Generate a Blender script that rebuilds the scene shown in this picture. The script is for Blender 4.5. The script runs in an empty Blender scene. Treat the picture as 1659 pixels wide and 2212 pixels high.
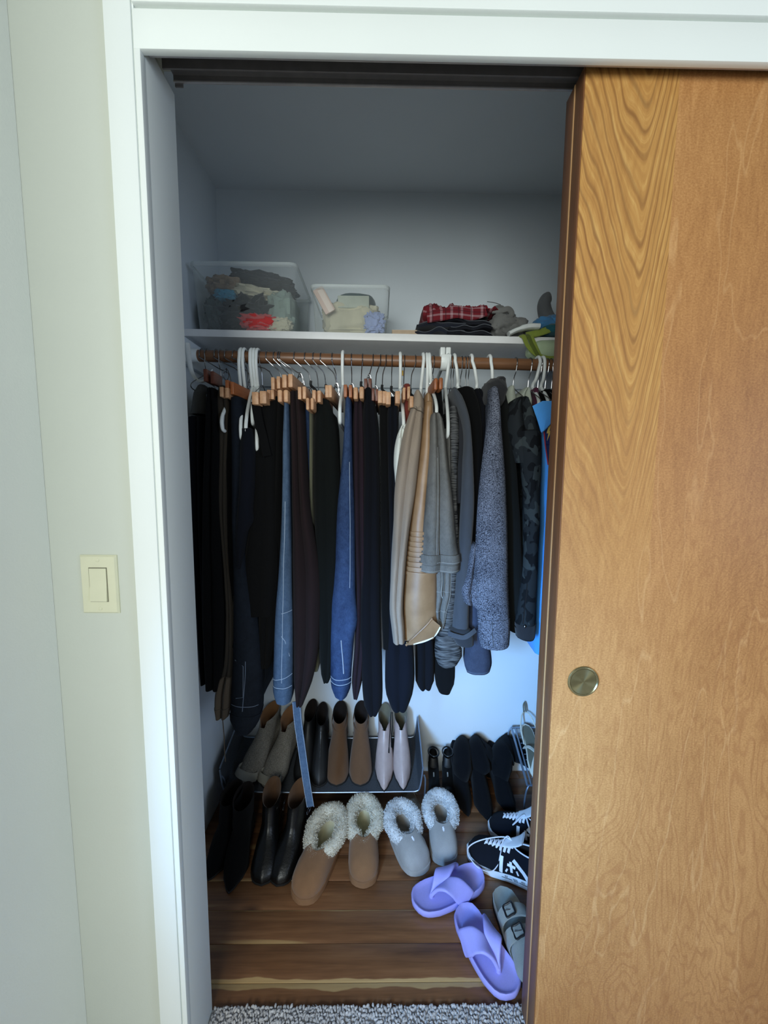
import bpy, bmesh, math, random
from mathutils import Vector as V, Matrix, noise as MN
PI = math.pi
sc = bpy.context.scene
COL = sc.collection

# ------------------------------------------------------------------ camera
cam = bpy.data.objects.new('camera', bpy.data.cameras.new('camera'))
COL.objects.link(cam)
cam.data.sensor_fit = 'HORIZONTAL'; cam.data.sensor_width = 36.0
cam.data.lens = 830.97 / 1659 * 36.0
cam.data.clip_start = 0.02
YAW, PITCH, ROLL = -0.0124, 0.0987, 0.0082
_f = V((-math.sin(YAW)*math.cos(PITCH), math.cos(YAW)*math.cos(PITCH), -math.sin(PITCH)))
_r = V((math.cos(YAW), math.sin(YAW), 0)); _u = _r.cross(_f)
_r2 = _r*math.cos(ROLL) + _u*math.sin(ROLL); _u2 = _u*math.cos(ROLL) - _r*math.sin(ROLL)
cam.matrix_world = Matrix(((_r2.x,_u2.x,-_f.x,0.4039),(_r2.y,_u2.y,-_f.y,-0.7173),(_r2.z,_u2.z,-_f.z,1.3286),(0,0,0,1)))
sc.camera = cam

# ------------------------------------------------------------------ world, lights, exposure
w = bpy.data.worlds.new('World'); sc.world = w; w.use_nodes = True
w.node_tree.nodes['Background'].inputs[0].default_value = (0.92, 1.0, 0.955, 1)
w.node_tree.nodes['Background'].inputs[1].default_value = 0.20
def area(name, loc, target, sx, sy, power, col, spread=180):
    l = bpy.data.lights.new(name, 'AREA'); l.shape = 'RECTANGLE'; l.size = sx; l.size_y = sy
    l.energy = power; l.color = col; l.spread = math.radians(spread)
    o = bpy.data.objects.new(name, l); COL.objects.link(o); o.location = loc
    o.rotation_euler = (V(target) - V(loc)).to_track_quat('-Z', 'Y').to_euler()
area('window_light', (-0.15, -2.6, 1.62), (0.45, 0.0, 1.55), 1.6, 1.3, 58, (0.94, 1.0, 0.965))
area('blue_beam_light', (-0.17, -0.95, 0.95), (1.12, 0.89, 0.42), 0.14, 0.5, 6.0, (0.22, 0.52, 1.0), 56)  # unseen narrow beam added to turn the lower right back wall blue
area('side_window_light', (2.6, -1.7, 1.5), (0.0, 0.1, 1.1), 1.0, 1.2, 18, (0.60, 0.76, 1.0))
vs = sc.view_settings
vs.view_transform = 'Standard'; vs.look = 'None'; vs.gamma = 1.0; vs.use_curve_mapping = False
vs.exposure = 0.0
sc.cycles.max_bounces = 8; sc.cycles.transparent_max_bounces = 12
sc.cycles.use_denoising = True

# ------------------------------------------------------------------ materials
def S(r, g, b):
    return tuple((c/255/12.92) if c/255 <= .04045 else ((c/255+.055)/1.055)**2.4 for c in (r, g, b)) + (1,)
class N:
    """tiny node-tree helper"""
    def __init__(s, name, rough=.8, metal=0.0):
        s.m = bpy.data.materials.new(name); s.m.use_nodes = True
        s.t = s.m.node_tree; s.p = s.t.nodes['Principled BSDF']; s.out = s.t.nodes['Material Output']
        s.p.inputs['Roughness'].default_value = rough; s.p.inputs['Metallic'].default_value = metal
    def n(s, typ, **kw):
        x = s.t.nodes.new(typ)
        for k, v in kw.items():
            if k in x.inputs: x.inputs[k].default_value = v
            else: setattr(x, k, v)
        return x
    def l(s, a, b): s.t.links.new(a, b)
    def coord(s, scale=(1, 1, 1), rot=(0, 0, 0), loc=(0, 0, 0), kind='Object'):
        c = s.n('ShaderNodeTexCoord'); m = s.n('ShaderNodeMapping')
        m.inputs['Scale'].default_value = scale; m.inputs['Rotation'].default_value = rot; m.inputs['Location'].default_value = loc
        s.l(c.outputs[kind], m.inputs[0]); return m.outputs[0]
    def noise(s, vec, scale, detail=3, rough=.55, dist=0.0):
        x = s.n('ShaderNodeTexNoise'); x.inputs['Scale'].default_value = scale; x.inputs['Detail'].default_value = detail
        x.inputs['Roughness'].default_value = rough; x.inputs['Distortion'].default_value = dist
        s.l(vec, x.inputs['Vector']); return x.outputs[0]
    def ramp(s, fac, stops):
        r = s.n('ShaderNodeValToRGB'); e = r.color_ramp.elements
        while len(e) < len(stops): e.new(.5)
        for i, (p, c) in enumerate(stops): e[i].position = p; e[i].color = c
        s.l(fac, r.inputs[0]); return r.outputs[0]
    def mix(s, fac, a, b, mode='MIX'):
        x = s.n('ShaderNodeMix', data_type='RGBA', blend_type=mode)
        for sock, v in ((0, fac), (6, a), (7, b)):
            if isinstance(v, (int, float, tuple)): x.inputs[sock].default_value = v
            else: s.l(v, x.inputs[sock])
        return x.outputs[2]
    def math(s, op, a, b=None, c=None):
        x = s.n('ShaderNodeMath', operation=op)
        for i, v in enumerate((a, b, c)):
            if v is None: continue
            if isinstance(v, (int, float)): x.inputs[i].default_value = v
            else: s.l(v, x.inputs[i])
        return x.outputs[0]
    def col(s, c):
        if isinstance(c, tuple): s.p.inputs['Base Color'].default_value = c
        else: s.l(c, s.p.inputs['Base Color'])
    def bump(s, h, strength=.3, dist=.002):
        b = s.n('ShaderNodeBump'); b.inputs['Strength'].default_value = strength; b.inputs['Distance'].default_value = dist
        s.l(h, b.inputs['Height']); s.l(b.outputs[0], s.p.inputs['Normal'])
def dk(c, k): return (c[0]*k, c[1]*k, c[2]*k, 1)
def plain(name, c, rough=.5, metal=0.0, nscale=40, var=.08, bs=0.0, bscale=200, coat=0.0):
    a = N(name, rough, metal); v = a.coord()
    f = a.noise(v, nscale)
    a.col(a.ramp(f, [(.3, dk(c, 1-var)), (.7, dk(c, 1+var))]))
    if bs: a.bump(a.noise(v, bscale, 2), bs, .001)
    if coat: a.p.inputs['Coat Weight'].default_value = coat
    return a.m
def fabric(name, c, var=.25, fine=900, rough=.95, big=14, bs=.35, fuzz=0.15):
    a = N(name, rough); v = a.coord()
    f1 = a.noise(a.coord((1, 1, .35)), big, 3); f2 = a.noise(v, fine, 2)
    m = a.math('ADD', a.math('MULTIPLY', f1, .6), a.math('MULTIPLY', f2, .4))
    a.col(a.ramp(m, [(.33, dk(c, 1-var)), (.67, dk(c, 1+var))]))
    a.p.inputs['Sheen Weight'].default_value = fuzz; a.p.inputs['Sheen Roughness'].default_value = .6
    a.p.inputs['Specular IOR Level'].default_value = .15
    a.bump(f2, bs, .001)
    return a.m
def denim(name, c, light, wash=.5):
    a = N(name, .9)
    f1 = a.noise(a.coord((1, 1, .3)), 9, 4, .6); f2 = a.noise(a.coord((900, 900, 160)), 1, 2); f3 = a.noise(a.coord(), 55, 4)
    m = a.math('ADD', a.math('MULTIPLY', f1, wash), a.math('ADD', a.math('MULTIPLY', f2, .3), a.math('MULTIPLY', f3, .25)))
    a.col(a.ramp(m, [(.38, c), (.72, light)]))
    a.p.inputs['Specular IOR Level'].default_value = .15
    a.bump(a.math('ADD', f2, f3), .35, .0012)
    return a.m
def heather(name, c1, c2, scale=(420, 420, 300), sharp=.08):
    a = N(name, .95); f = a.noise(a.coord(scale), 1, 2, .6)
    g = a.noise(a.coord(), 12, 3)
    x = a.math('ADD', f, a.math('MULTIPLY', a.math('SUBTRACT', g, .5), .25))
    a.col(a.ramp(x, [(.5-sharp, c1), (.5+sharp, c2)]))
    a.p.inputs['Specular IOR Level'].default_value = .1; a.bump(f, .4, .002)
    return a.m
def wood(name, c1, c2, axis='Y', scale=1.0, rough=.45, coat=0.0, ring=60):
    a = N(name, rough); st = {'X': (.06, 1, 1), 'Y': (1, .06, 1), 'Z': (1, 1, .06)}[axis]
    info = a.n('ShaderNodeObjectInfo')
    vm = a.n('ShaderNodeVectorMath', operation='ADD'); a.l(a.coord(st), vm.inputs[0])
    cx = a.n('ShaderNodeCombineXYZ'); a.l(a.math('MULTIPLY', info.outputs['Random'], 7.0), cx.inputs[0]); a.l(a.math('MULTIPLY', info.outputs['Random'], 3.0), cx.inputs[2])
    a.l(cx.outputs[0], vm.inputs[1])
    f = a.noise(vm.outputs[0], 18*scale, 5, .6, .6); g = a.noise(vm.outputs[0], 130*scale, 3, .6)
    m = a.math('ADD', a.math('MULTIPLY', f, .65), a.math('MULTIPLY', g, .35))
    a.col(a.ramp(m, [(.35, c1), (.65, c2)])); a.bump(g, .15, .0006)
    if coat: a.p.inputs['Coat Weight'].default_value = coat; a.p.inputs['Coat Roughness'].default_value = .25
    return a.m
def wallpaint(name, c, bs=.10):
    a = N(name, .75); v = a.coord()
    a.col(a.ramp(a.noise(v, 2.2, 3), [(.3, dk(c, .97)), (.7, dk(c, 1.02))]))
    a.bump(a.math('ADD', a.noise(v, 260, 3), a.math('MULTIPLY', a.noise(v, 60, 2), .6)), bs, .002)
    a.p.inputs['Specular IOR Level'].default_value = .3
    return a.m
def door_wood():
    a = N('door_veneer', .55)
    t = a.n('ShaderNodeTexCoord'); xyz = a.n('ShaderNodeSeparateXYZ'); a.l(t.outputs['Object'], xyz.inputs[0])
    x, z = xyz.outputs[0], xyz.outputs[2]
    lown = a.noise(a.coord((5, 5, 1.6)), 1, 3, .55)
    ln = a.math('SUBTRACT', lown, .5)
    # cathedral figure of the narrow left leaf: nested V shapes that open upwards
    dx = a.math('SUBTRACT', x, .122)
    ab = a.math('ADD', a.math('MULTIPLY', a.math('POWER', a.math('ADD', a.math('MULTIPLY', dx, dx), .00008), .5), .71), a.math('MULTIPLY', dx, .29))
    h = a.math('SUBTRACT', a.math('MULTIPLY', z, .085), a.math('MULTIPLY', ab, .52))
    h = a.math('ADD', h, a.math('MULTIPLY', ln, .030))
    s1 = a.math('SINE', a.math('MULTIPLY', h, 1450.0))
    fine = a.noise(a.coord((260, 260, 9)), 1, 3, .6)
    fleck = a.noise(a.coord((95, 95, 16)), 1, 4, .65, .8)
    big = a.noise(a.coord((4, 4, 1.1)), 1, 3)
    cxyz = a.n('ShaderNodeCombineXYZ'); a.l(a.math('MULTIPLY', h, 620.0), cxyz.inputs[0]); a.l(a.math('MULTIPLY', x, 9.0), cxyz.inputs[1]); a.l(a.math('MULTIPLY', z, 2.2), cxyz.inputs[2])
    grain = a.noise(cxyz.outputs[0], 1, 4, .65)
    gate = a.noise(a.coord((14, 14, 5)), 1, 3, .6)
    line = a.math('MULTIPLY', a.math('MULTIPLY', a.math('SMOOTH_MAX', a.math('SUBTRACT', s1, .45), 0.0, .2), 1.35), a.math('MULTIPLY', a.math('ADD', gate, .35), .85))
    # the figure is bold near the top and thins out downwards
    zf = a.n('ShaderNodeMapRange'); a.l(z, zf.inputs[0]); zf.inputs[1].default_value = .9; zf.inputs[2].default_value = 1.75; zf.inputs[3].default_value = .10; zf.inputs[4].default_value = 1.0
    line = a.math('MULTIPLY', line, zf.outputs[0])
    base1 = a.ramp(a.math('ADD', a.math('MULTIPLY', grain, .7), a.math('MULTIPLY', fleck, .3)), [(.34, S(170, 118, 60)), (.52, S(194, 142, 76)), (.70, S(218, 172, 102))])
    left = a.mix(line, base1, S(122, 76, 36))
    # the rotary-cut right leaf: blotchy, flecked, contour loops
    dz = a.noise(a.coord((3.4, 3.4, 1.0), loc=(3, 1, 0)), 1, 4, .55, .9)
    s2 = a.math('SINE', a.math('MULTIPLY', dz, 230.0))
    zr_ = a.n('ShaderNodeMapRange'); a.l(a.math('SUBTRACT', a.math('MULTIPLY', x, 2.2), z), zr_.inputs[0]); zr_.inputs[1].default_value = -1.0; zr_.inputs[2].default_value = -.2; zr_.inputs[3].default_value = .06; zr_.inputs[4].default_value = .55
    l2 = a.math('MULTIPLY', a.math('SMOOTH_MAX', a.math('SUBTRACT', s2, .35), 0.0, .2), zr_.outputs[0])
    pale = a.noise(a.coord((7.5, 7.5, 1.3), loc=(8, 2, 5)), 1, 3, .5, .4)
    pl_ = a.n('ShaderNodeMapRange'); a.l(a.math('ABSOLUTE', a.math('SUBTRACT', pale, .5)), pl_.inputs[0]); pl_.inputs[1].default_value = 0.0; pl_.inputs[2].default_value = .007; pl_.inputs[3].default_value = .55; pl_.inputs[4].default_value = 0.0
    dots = a.noise(a.coord((230, 230, 330)), 1, 3, .65)
    base2 = a.ramp(a.math('ADD', a.math('MULTIPLY', dots, .42), a.math('ADD', a.math('MULTIPLY', fleck, .25), a.math('MULTIPLY', big, .33))), [(.34, S(150, 98, 52)), (.5, S(182, 128, 74)), (.66, S(208, 154, 96))])
    base2 = a.mix(a.math('MULTIPLY', pl_.outputs[0], gate), base2, S(226, 178, 122))
    right = a.mix(l2, base2, S(152, 94, 50))
    # veneer seam, slightly slanting
    sx = a.math('ADD', .175, a.math('MULTIPLY', a.math('SUBTRACT', z, 1.65), -.0138))
    side = a.math('GREATER_THAN', x, sx)
    fade = a.n('ShaderNodeMapRange'); a.l(z, fade.inputs[0]); fade.inputs[1].default_value = 1.05; fade.inputs[2].default_value = 1.5
    leftm = a.mix(fade.outputs[0], right, left)
    c = a.mix(side, leftm, right)
    a.col(c)
    a.p.inputs['Coat Weight'].default_value = .06; a.p.inputs['Coat Roughness'].default_value = .5
    a.bump(a.math('SUBTRACT', fleck, a.math('MULTIPLY', line, .5)), .12, .0008)
    return a.m
def cedar(edge=None, ew=.012):
    a = N('cedar_plank', .42)
    info = a.n('ShaderNodeObjectInfo'); rnd = info.outputs['Random']
    vm = a.n('ShaderNodeVectorMath', operation='ADD'); a.l(a.coord(), vm.inputs[0])
    cx = a.n('ShaderNodeCombineXYZ'); a.l(a.math('MULTIPLY', rnd, 37.0), cx.inputs[0]); a.l(a.math('MULTIPLY', rnd, 11.0), cx.inputs[1]); a.l(cx.outputs[0], vm.inputs[1])
    def st(sx, sy):
        m = a.n('ShaderNodeMapping'); m.inputs['Scale'].default_value = (sx, sy, 1); a.l(vm.outputs[0], m.inputs[0]); return m.outputs[0]
    g1 = a.noise(st(2.2, 40), 1, 5, .6, .5); g2 = a.noise(st(7, 160), 1, 4, .6); b = a.noise(st(3.0, 9), 1, 3)
    m = a.math('ADD', a.math('MULTIPLY', g1, .45), a.math('ADD', a.math('MULTIPLY', g2, .2), a.math('MULTIPLY', b, .35)))
    c = a.ramp(m, [(.34, S(84, 54, 34)), (.5, S(126, 86, 56)), (.66, S(156, 112, 76))])
    # pale sapwood streaks along the edges of some boards
    sap = a.noise(st(1.3, 13), 1, 2, .5, .3)
    c = a.mix(a.ramp(sap, [(.655, (0, 0, 0, 1)), (.69, (1, 1, 1, 1))]), c, S(176, 142, 96))
    if edge is not None:
        sp = a.n('ShaderNodeSeparateXYZ'); a.l(a.coord(), sp.inputs[0])
        dd = a.math('ABSOLUTE', a.math('SUBTRACT', sp.outputs[1], edge)); en = a.noise(a.coord((3.2, 1, 1)), 1.6, 3, .55)
        lim = a.math('MULTIPLY', a.math('SUBTRACT', en, .22), ew*3.2)
        k = a.n('ShaderNodeMapRange'); a.l(a.math('SUBTRACT', dd, lim), k.inputs[0]); k.inputs[1].default_value = -.0012; k.inputs[2].default_value = .0012; k.inputs[3].default_value = 1; k.inputs[4].default_value = 0
        c = a.mix(k.outputs[0], c, a.mix(g2, S(168, 134, 88), S(204, 172, 122)))
    # knots
    vo = a.n('ShaderNodeTexVoronoi'); vo.inputs['Scale'].default_value = 1.0; a.l(st(4.2, 9.0), vo.inputs['Vector'])
    kn = a.ramp(vo.outputs['Distance'], [(.04, (1, 1, 1, 1)), (.17, (0, 0, 0, 1))])
    c = a.mix(a.math('MULTIPLY', kn, .75), c, S(52, 28, 16))
    a.col(c); a.bump(g2, .15, .0008)
    a.p.inputs['Coat Weight'].default_value = .2; a.p.inputs['Coat Roughness'].default_value = .35
    return a.m
def plastic_clear(name, tint, cloud=.18, rough=.25):
    a = N(name, rough)
    tr = a.n('ShaderNodeBsdfTransparent'); tr.inputs[0].default_value = tint
    a.p.inputs['Base Color'].default_value = (.8, .85, .84, 1)
    fr = a.n('ShaderNodeLayerWeight'); fr.inputs[0].default_value = .35
    f = a.math('ADD', a.math('MULTIPLY', fr.outputs['Facing'], .35), cloud)
    mx = a.n('ShaderNodeMixShader'); a.l(f, mx.inputs[0]); a.l(tr.outputs[0], mx.inputs[1]); a.l(a.p.outputs[0], mx.inputs[2])
    a.l(mx.outputs[0], a.out.inputs[0]); return a.m
def plaid(name):
    a = N(name, .95); t = a.coord((1, 1, 1)); xyz = a.n('ShaderNodeSeparateXYZ'); a.l(t, xyz.inputs[0])
    def band(s, k, ph, thr):
        return a.math('GREATER_THAN', a.math('SINE', a.math('ADD', a.math('MULTIPLY', s, k), ph)), thr)
    u = xyz.outputs[0]; v = a.math('ADD', xyz.outputs[2], a.math('MULTIPLY', xyz.outputs[1], .8))
    b1 = a.math('ADD', a.math('MULTIPLY', band(u, 190, .4, .72), .36), a.math('MULTIPLY', band(v, 210, 1.0, .74), .36))
    b2 = a.math('MAXIMUM', band(u, 150, 2.2, .965), band(v, 190, 2.9, .965))
    c = a.mix(b1, S(112, 22, 34), S(190, 160, 166))
    c = a.mix(a.math('MULTIPLY', b2, .6), c, S(48, 14, 26))
    a.col(c); a.bump(a.noise(a.coord(), 500, 2), .3, .001); return a.m
def camo(name):
    a = N(name, .9); v = a.coord((1, 1, .8)); f = a.noise(v, 26, 2, .5, .6); g = a.noise(a.coord((1, 1, .8), loc=(4, 2, 1)), 22, 2, .5, .6)
    c = a.ramp(f, [(.46, S(17, 19, 22)), (.47, S(36, 40, 43))])
    a.l(c, (mx := a.n('ShaderNodeMix', data_type='RGBA')).inputs[6]); mx.inputs[7].default_value = S(58, 64, 65)
    a.l(a.ramp(g, [(.58, (0, 0, 0, 1)), (.59, (1, 1, 1, 1))]), mx.inputs[0]); a.col(mx.outputs[2])
    a.p.inputs['Specular IOR Level'].default_value = .2
    a.bump(a.noise(a.coord(), 40, 3), .2, .003); return a.m
M = {}
M['paint_white'] = wallpaint('painted_white_trim', S(236, 240, 236), .05)
M['paint_cream'] = wallpaint('cream_wall_paint', S(205, 208, 196), .12)
M['paint_side'] = wallpaint('pale_side_wall_paint', S(244, 246, 238), .14)
M['paint_closet'] = wallpaint('closet_wall_paint', S(220, 228, 234), .08)
M['shelf_white'] = plain('shelf_paint', S(240, 240, 240), .45, var=.02)
M['door'] = door_wood(); M['door_edge'] = wood('door_edge_wood', S(104, 66, 42), S(140, 94, 60), 'Z')
M['raw_edge'] = wood('pale_edge_wood', S(178, 134, 92), S(206, 164, 116), 'Z')
M['brass'] = plain('aged_brass', S(190, 180, 140), .22, 1.0, 300, .1)
M['dark_steel'] = plain('dull_track_metal', S(126, 122, 120), .45, .3); M['track_edge'] = plain('pale_track_edge', S(196, 192, 190), .35, .5); M['steel'] = plain('wire_steel', S(150, 150, 152), .25, 1.0)
M['rack_wire'] = plain('coated_wire', S(150, 165, 185), .35, .7)
M['ivory'] = plain('ivory_plastic', S(222, 220, 190), .4, var=.02); M['ivory_dark'] = plain('ivory_shadow_gap', S(120, 118, 96), .6, var=.02)
M['white_plastic'] = plain('white_plastic', S(240, 244, 242), .35, var=.02)
M['black_plastic'] = plain('black_plastic', S(24, 24, 26), .4); M['cedar'] = cedar(); M['cedar_sap_back'] = cedar(.0242, .012); M['cedar_sap_front'] = cedar(-.0425, .009); M['cedar_sap_thin'] = cedar(.0425, .0028)
M['rod'] = wood('stained_rod_wood', S(100, 68, 46), S(146, 102, 70), 'X', 1, .4, .2)
M['clamp'] = wood('clamp_wood', S(176, 128, 92), S(212, 166, 126), 'Y', 1.5); M['clamp_red'] = wood('reddish_clamp_wood', S(142, 80, 44), S(172, 102, 58), 'Y', 1.5)
M['clamp_dark'] = wood('mahogany_clamp_wood', S(88, 48, 36), S(120, 70, 54), 'Y', 1.5)
M['carpet'] = heather('carpet_yarn', S(150, 148, 150), S(214, 212, 212), (300, 300, 300), .2)

# ------------------------------------------------------------------ mesh helpers
def smooth_path(pts, k=6, closed=False):
    P = [V(p) for p in pts]; n = len(P); out = []
    segs = n if closed else n-1
    for i in range(segs):
        p1, p2 = P[i], P[(i+1) % n]
        p0 = P[i-1] if (i > 0 or closed) else p1*2-p2
        p3 = P[(i+2) % n] if (i+2 < n or closed) else p2*2-p1
        for j in range(k):
            t = j/k
            out.append(.5*((2*p1)+(p2-p0)*t+(2*p0-5*p1+4*p2-p3)*t*t+(3*p1-p0-3*p2+p3)*t**3))
    if not closed: out.append(P[-1])
    return out
def lerp_list(xs, ys, x):
    if x <= xs[0]: return ys[0]
    for i in range(len(xs)-1):
        if x <= xs[i+1]:
            t = (x-xs[i])/(xs[i+1]-xs[i]); t2 = t*t*(3-2*t)*.5+t*.5
            return ys[i]+(ys[i+1]-ys[i])*t2
    return ys[-1]
class B:
    def __init__(s): s.v, s.f = [], []
    def add(s, vs, fs):
        o = len(s.v); s.v += [V(p) for p in vs]; s.f += [tuple(i+o for i in f) for f in fs]; return s
    def box(s, c, size, bev=0.0, rot=None, seg=2):
        bm = bmesh.new(); bmesh.ops.create_cube(bm, size=1.0)
        for v in bm.verts: v.co = V((v.co.x*size[0], v.co.y*size[1], v.co.z*size[2]))
        if bev: bmesh.ops.bevel(bm, geom=bm.edges[:], offset=bev, segments=seg, affect='EDGES', profile=.5)
        R = rot if rot is not None else Matrix.Identity(3)
        bm.verts.index_update()
        s.add([R @ v.co + V(c) for v in bm.verts], [tuple(v.index for v in f.verts) for f in bm.faces]); bm.free(); return s
    def span(s, a, b, bev=0.0): 
        return s.box([(a[i]+b[i])/2 for i in range(3)], [abs(b[i]-a[i]) for i in range(3)], bev)
    def loft(s, rings, c0=True, c1=True, wrap=False):
        n = len(rings[0]); vs = [p for r in rings for p in r]; fs = []
        m = len(rings)
        for i in range(m if wrap else m-1):
            for j in range(n):
                a, b = i*n+j, i*n+(j+1) % n; i2 = (i+1) % m
                fs.append((a, b, i2*n+(j+1) % n, i2*n+j))
        if c0 and not wrap: fs.append(tuple(range(n))[::-1])
        if c1 and not wrap: fs.append(tuple(range((m-1)*n, m*n)))
        return s.add(vs, fs)
    def tube(s, pts, r, n=8, closed=False, flat=1.0, up=None, caps=True):
        P = [V(p) for p in pts]; m = len(P); rs = r if isinstance(r, (list, tuple)) else [r]*m
        rings = []; nrm = None
        for i in range(m):
            a = P[i-1] if (i > 0 or closed) else P[i]; b = P[(i+1) % m] if (i < m-1 or closed) else P[i]
            t = (b-a).normalized() if (b-a).length > 1e-9 else V((0, 0, 1))
            if up is not None: nrm = (V(up)-t*V(up).dot(t))
            elif nrm is None: nrm = t.orthogonal()
            nrm = (nrm-t*nrm.dot(t))
            nrm = nrm.normalized() if nrm.length > 1e-9 else t.orthogonal().normalized()
            bi = t.cross(nrm)
            rings.append([P[i]+(nrm*math.cos(2*PI*j/n)*flat+bi*math.sin(2*PI*j/n))*rs[i] for j in range(n)])
        return s.loft(rings, caps, caps, closed)
    def ribbon(s, pts, ws, th, side, n=10):
        """band of width 2*ws and half thickness th; side = direction of the width"""
        P = [V(p) for p in pts]; m = len(P); rings = []
        for i in range(m):
            t = (P[min(i+1, m-1)]-P[max(i-1, 0)]).normalized()
            sd = V(side[i]) if isinstance(side, list) else V(side)
            sd = (sd-t*sd.dot(t)).normalized(); nn = t.cross(sd)
            w_ = ws[i] if isinstance(ws, list) else ws; h = th[i] if isinstance(th, list) else th
            ring = []
            for j in range(n):
                a = 2*PI*j/n; ca, sa = math.cos(a), math.sin(a)
                ring.append(P[i]+sd*w_*math.copysign(abs(ca)**.5, ca)+nn*h*math.copysign(abs(sa)**.7, sa))
            rings.append(ring)
        return s.loft(rings)
    def lathe(s, prof, n=24, M4=None):
        rings = [[V((r*math.cos(2*PI*j/n), r*math.sin(2*PI*j/n), z)) for j in range(n)] for r, z in prof]
        if M4 is not None: rings = [[M4 @ p for p in r] for r in rings]
        return s.loft(rings)
    def lump(s, c, rad, seed=0, p=.75, amp=.12, freq=2.2, nu=22, nv=14, rot=None):
        R = rot if rot is not None else Matrix.Identity(3); rings = []
        sg = lambda x: math.copysign(abs(x)**p, x)
        for i in range(nv+1):
            th = PI*i/nv; th = min(max(th, .02), PI-.02); ring = []
            for j in range(nu):
                ph = 2*PI*j/nu
                d = V((sg(math.sin(th))*sg(math.cos(ph)), sg(math.sin(th))*sg(math.sin(ph)), sg(math.cos(th))))
                k = 1+amp*MN.noise(d*freq+V((seed*3.7, seed*1.3, seed)))+amp*.5*MN.noise(d*freq*2.6+V((seed, 9, seed*2)))
                ring.append(R @ V((d.x*rad[0]*k, d.y*rad[1]*k, d.z*rad[2]*k))+V(c))
            rings.append(ring)
        return s.loft(rings)
    def build(s, name, mat, parent=None, sharp=38, origin=None):
        o_ = V(origin) if origin is not None else (V(parent['_o']) if parent is not None else V(s.base()))
        me = bpy.data.meshes.new(name); me.from_pydata([tuple(p-o_) for p in s.v], [], s.f)
        bm = bmesh.new(); bm.from_mesh(me); bmesh.ops.recalc_face_normals(bm, faces=bm.faces[:]); bm.to_mesh(me); bm.free()
        me.polygons.foreach_set('use_smooth', [True]*len(me.polygons)); me.set_sharp_from_angle(angle=math.radians(sharp))
        me.materials.append(M[mat] if isinstance(mat, str) else mat); me.update()
        o = bpy.data.objects.new(name, me); COL.objects.link(o); o['_o'] = tuple(o_)
        if parent is not None: o.parent = parent; o.location = o_-V(parent['_o'])
        else: o.location = o_
        return o
    def base(s):
        lo = [min(p[i] for p in s.v) for i in range(3)]; hi = [max(p[i] for p in s.v) for i in range(3)]
        return ((lo[0]+hi[0])/2, (lo[1]+hi[1])/2, lo[2])
def tag(o, label, cat, group=None):
    o['label'] = label; o['category'] = cat
    if group: o['group'] = group
    return o
def thing(name, label, cat, loc, group=None):
    o = bpy.data.objects.new(name, None); COL.objects.link(o); o.location = loc; o['_o'] = tuple(loc); o.empty_display_size = .05
    return tag(o, label, cat, group)
def structure(o): o['kind'] = 'structure'; return o

# ================================================================== the setting
WY, ZC, XL, XR, YB = 0.113, 2.418, -0.236, 1.76, 0.891   # inner wall face, closet ceiling, side walls, back wall
def st(name, b, mat, parent=None, **k): 
    o = b.build(name, mat, parent, **k)
    return structure(o) if parent is None else o
st('wall_back', B().span((XL-.1, YB, -.05), (XR+.1, YB+.08, ZC+.1)), 'paint_closet')
st('wall_left', B().span((XL-.1, WY+.002, -.05), (XL, YB, ZC+.1)), 'paint_closet')
st('wall_right', B().span((XR, WY+.002, -.05), (XR+.1, YB, ZC+.1)), 'paint_closet')
st('ceiling', B().span((XL, WY, ZC), (XR, YB, ZC+.08)), 'paint_closet')
# front wall of the room, with the opening from x=0; the return behind the left casing
st('wall_front', B().span((-.9, .016, 0), (-.019, WY, 2.62)).span((-.019, .03, 2.1005), (2.4, WY, 2.62)).span((1.60, .03, 0), (2.4, WY, 2.1005)), 'paint_cream')
st('wall_side', B().span((-.30, -.62, 0), (-.226, .0155, 2.62)), 'paint_side')
# jambs
st('trim_1', B().box((-.0095, .0645, 1.03), (.019, .097, 2.06), .0012), 'paint_white')
# left casing: flat board, fine quirk, inner bead
cas = B()
cas.box((-.0350, .008, 1.31), (.0455, .016, 2.62), .0015).span((-.0125, .004, 0), (-.0095, .016, 2.62)).box((-.0050, .0085, 1.0155), (.0100, .015, 2.031), .0015)
st('trim_2', cas, 'paint_white')
# head casing with a second board above it and a recessed joint between
hd = B()
hd.box((1.19, .0065, 2.0600), (2.40, .012, .0600), .0012)
st('trim_3', hd, 'paint_white')
st('trim_4', B().box((1.19, .0050, 2.37), (2.40, .014, .545), .0025).span((-.0122, .0102, 2.0895), (2.39, .0125, 2.099)), 'paint_white')
# double sliding door track under the head
tr = B()
tr.span((.001, .022, 2.0900), (1.60, .1125, 2.1000))
for y, zb in ((.0235, 2.0440), (.0690, 2.0640), (.1095, 2.0800)): tr.span((.001, y-.0014, zb), (1.60, y+.0014, 2.091))
st('trim_5', tr, 'dark_steel')
st('trim_9', B().box((.80, .0245, 2.0425), (1.598, .0050, .0024), .0008).box((.80, .1090, 2.0790), (1.598, .0050, .0030), .0008), 'track_edge')  # lip edges in a paler colour than the rest of the track
st('trim_6', B().box((.010, .1120, 2.0800), (.016, .003, .016), .001), 'dark_steel')   # painted end stop of the track
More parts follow.
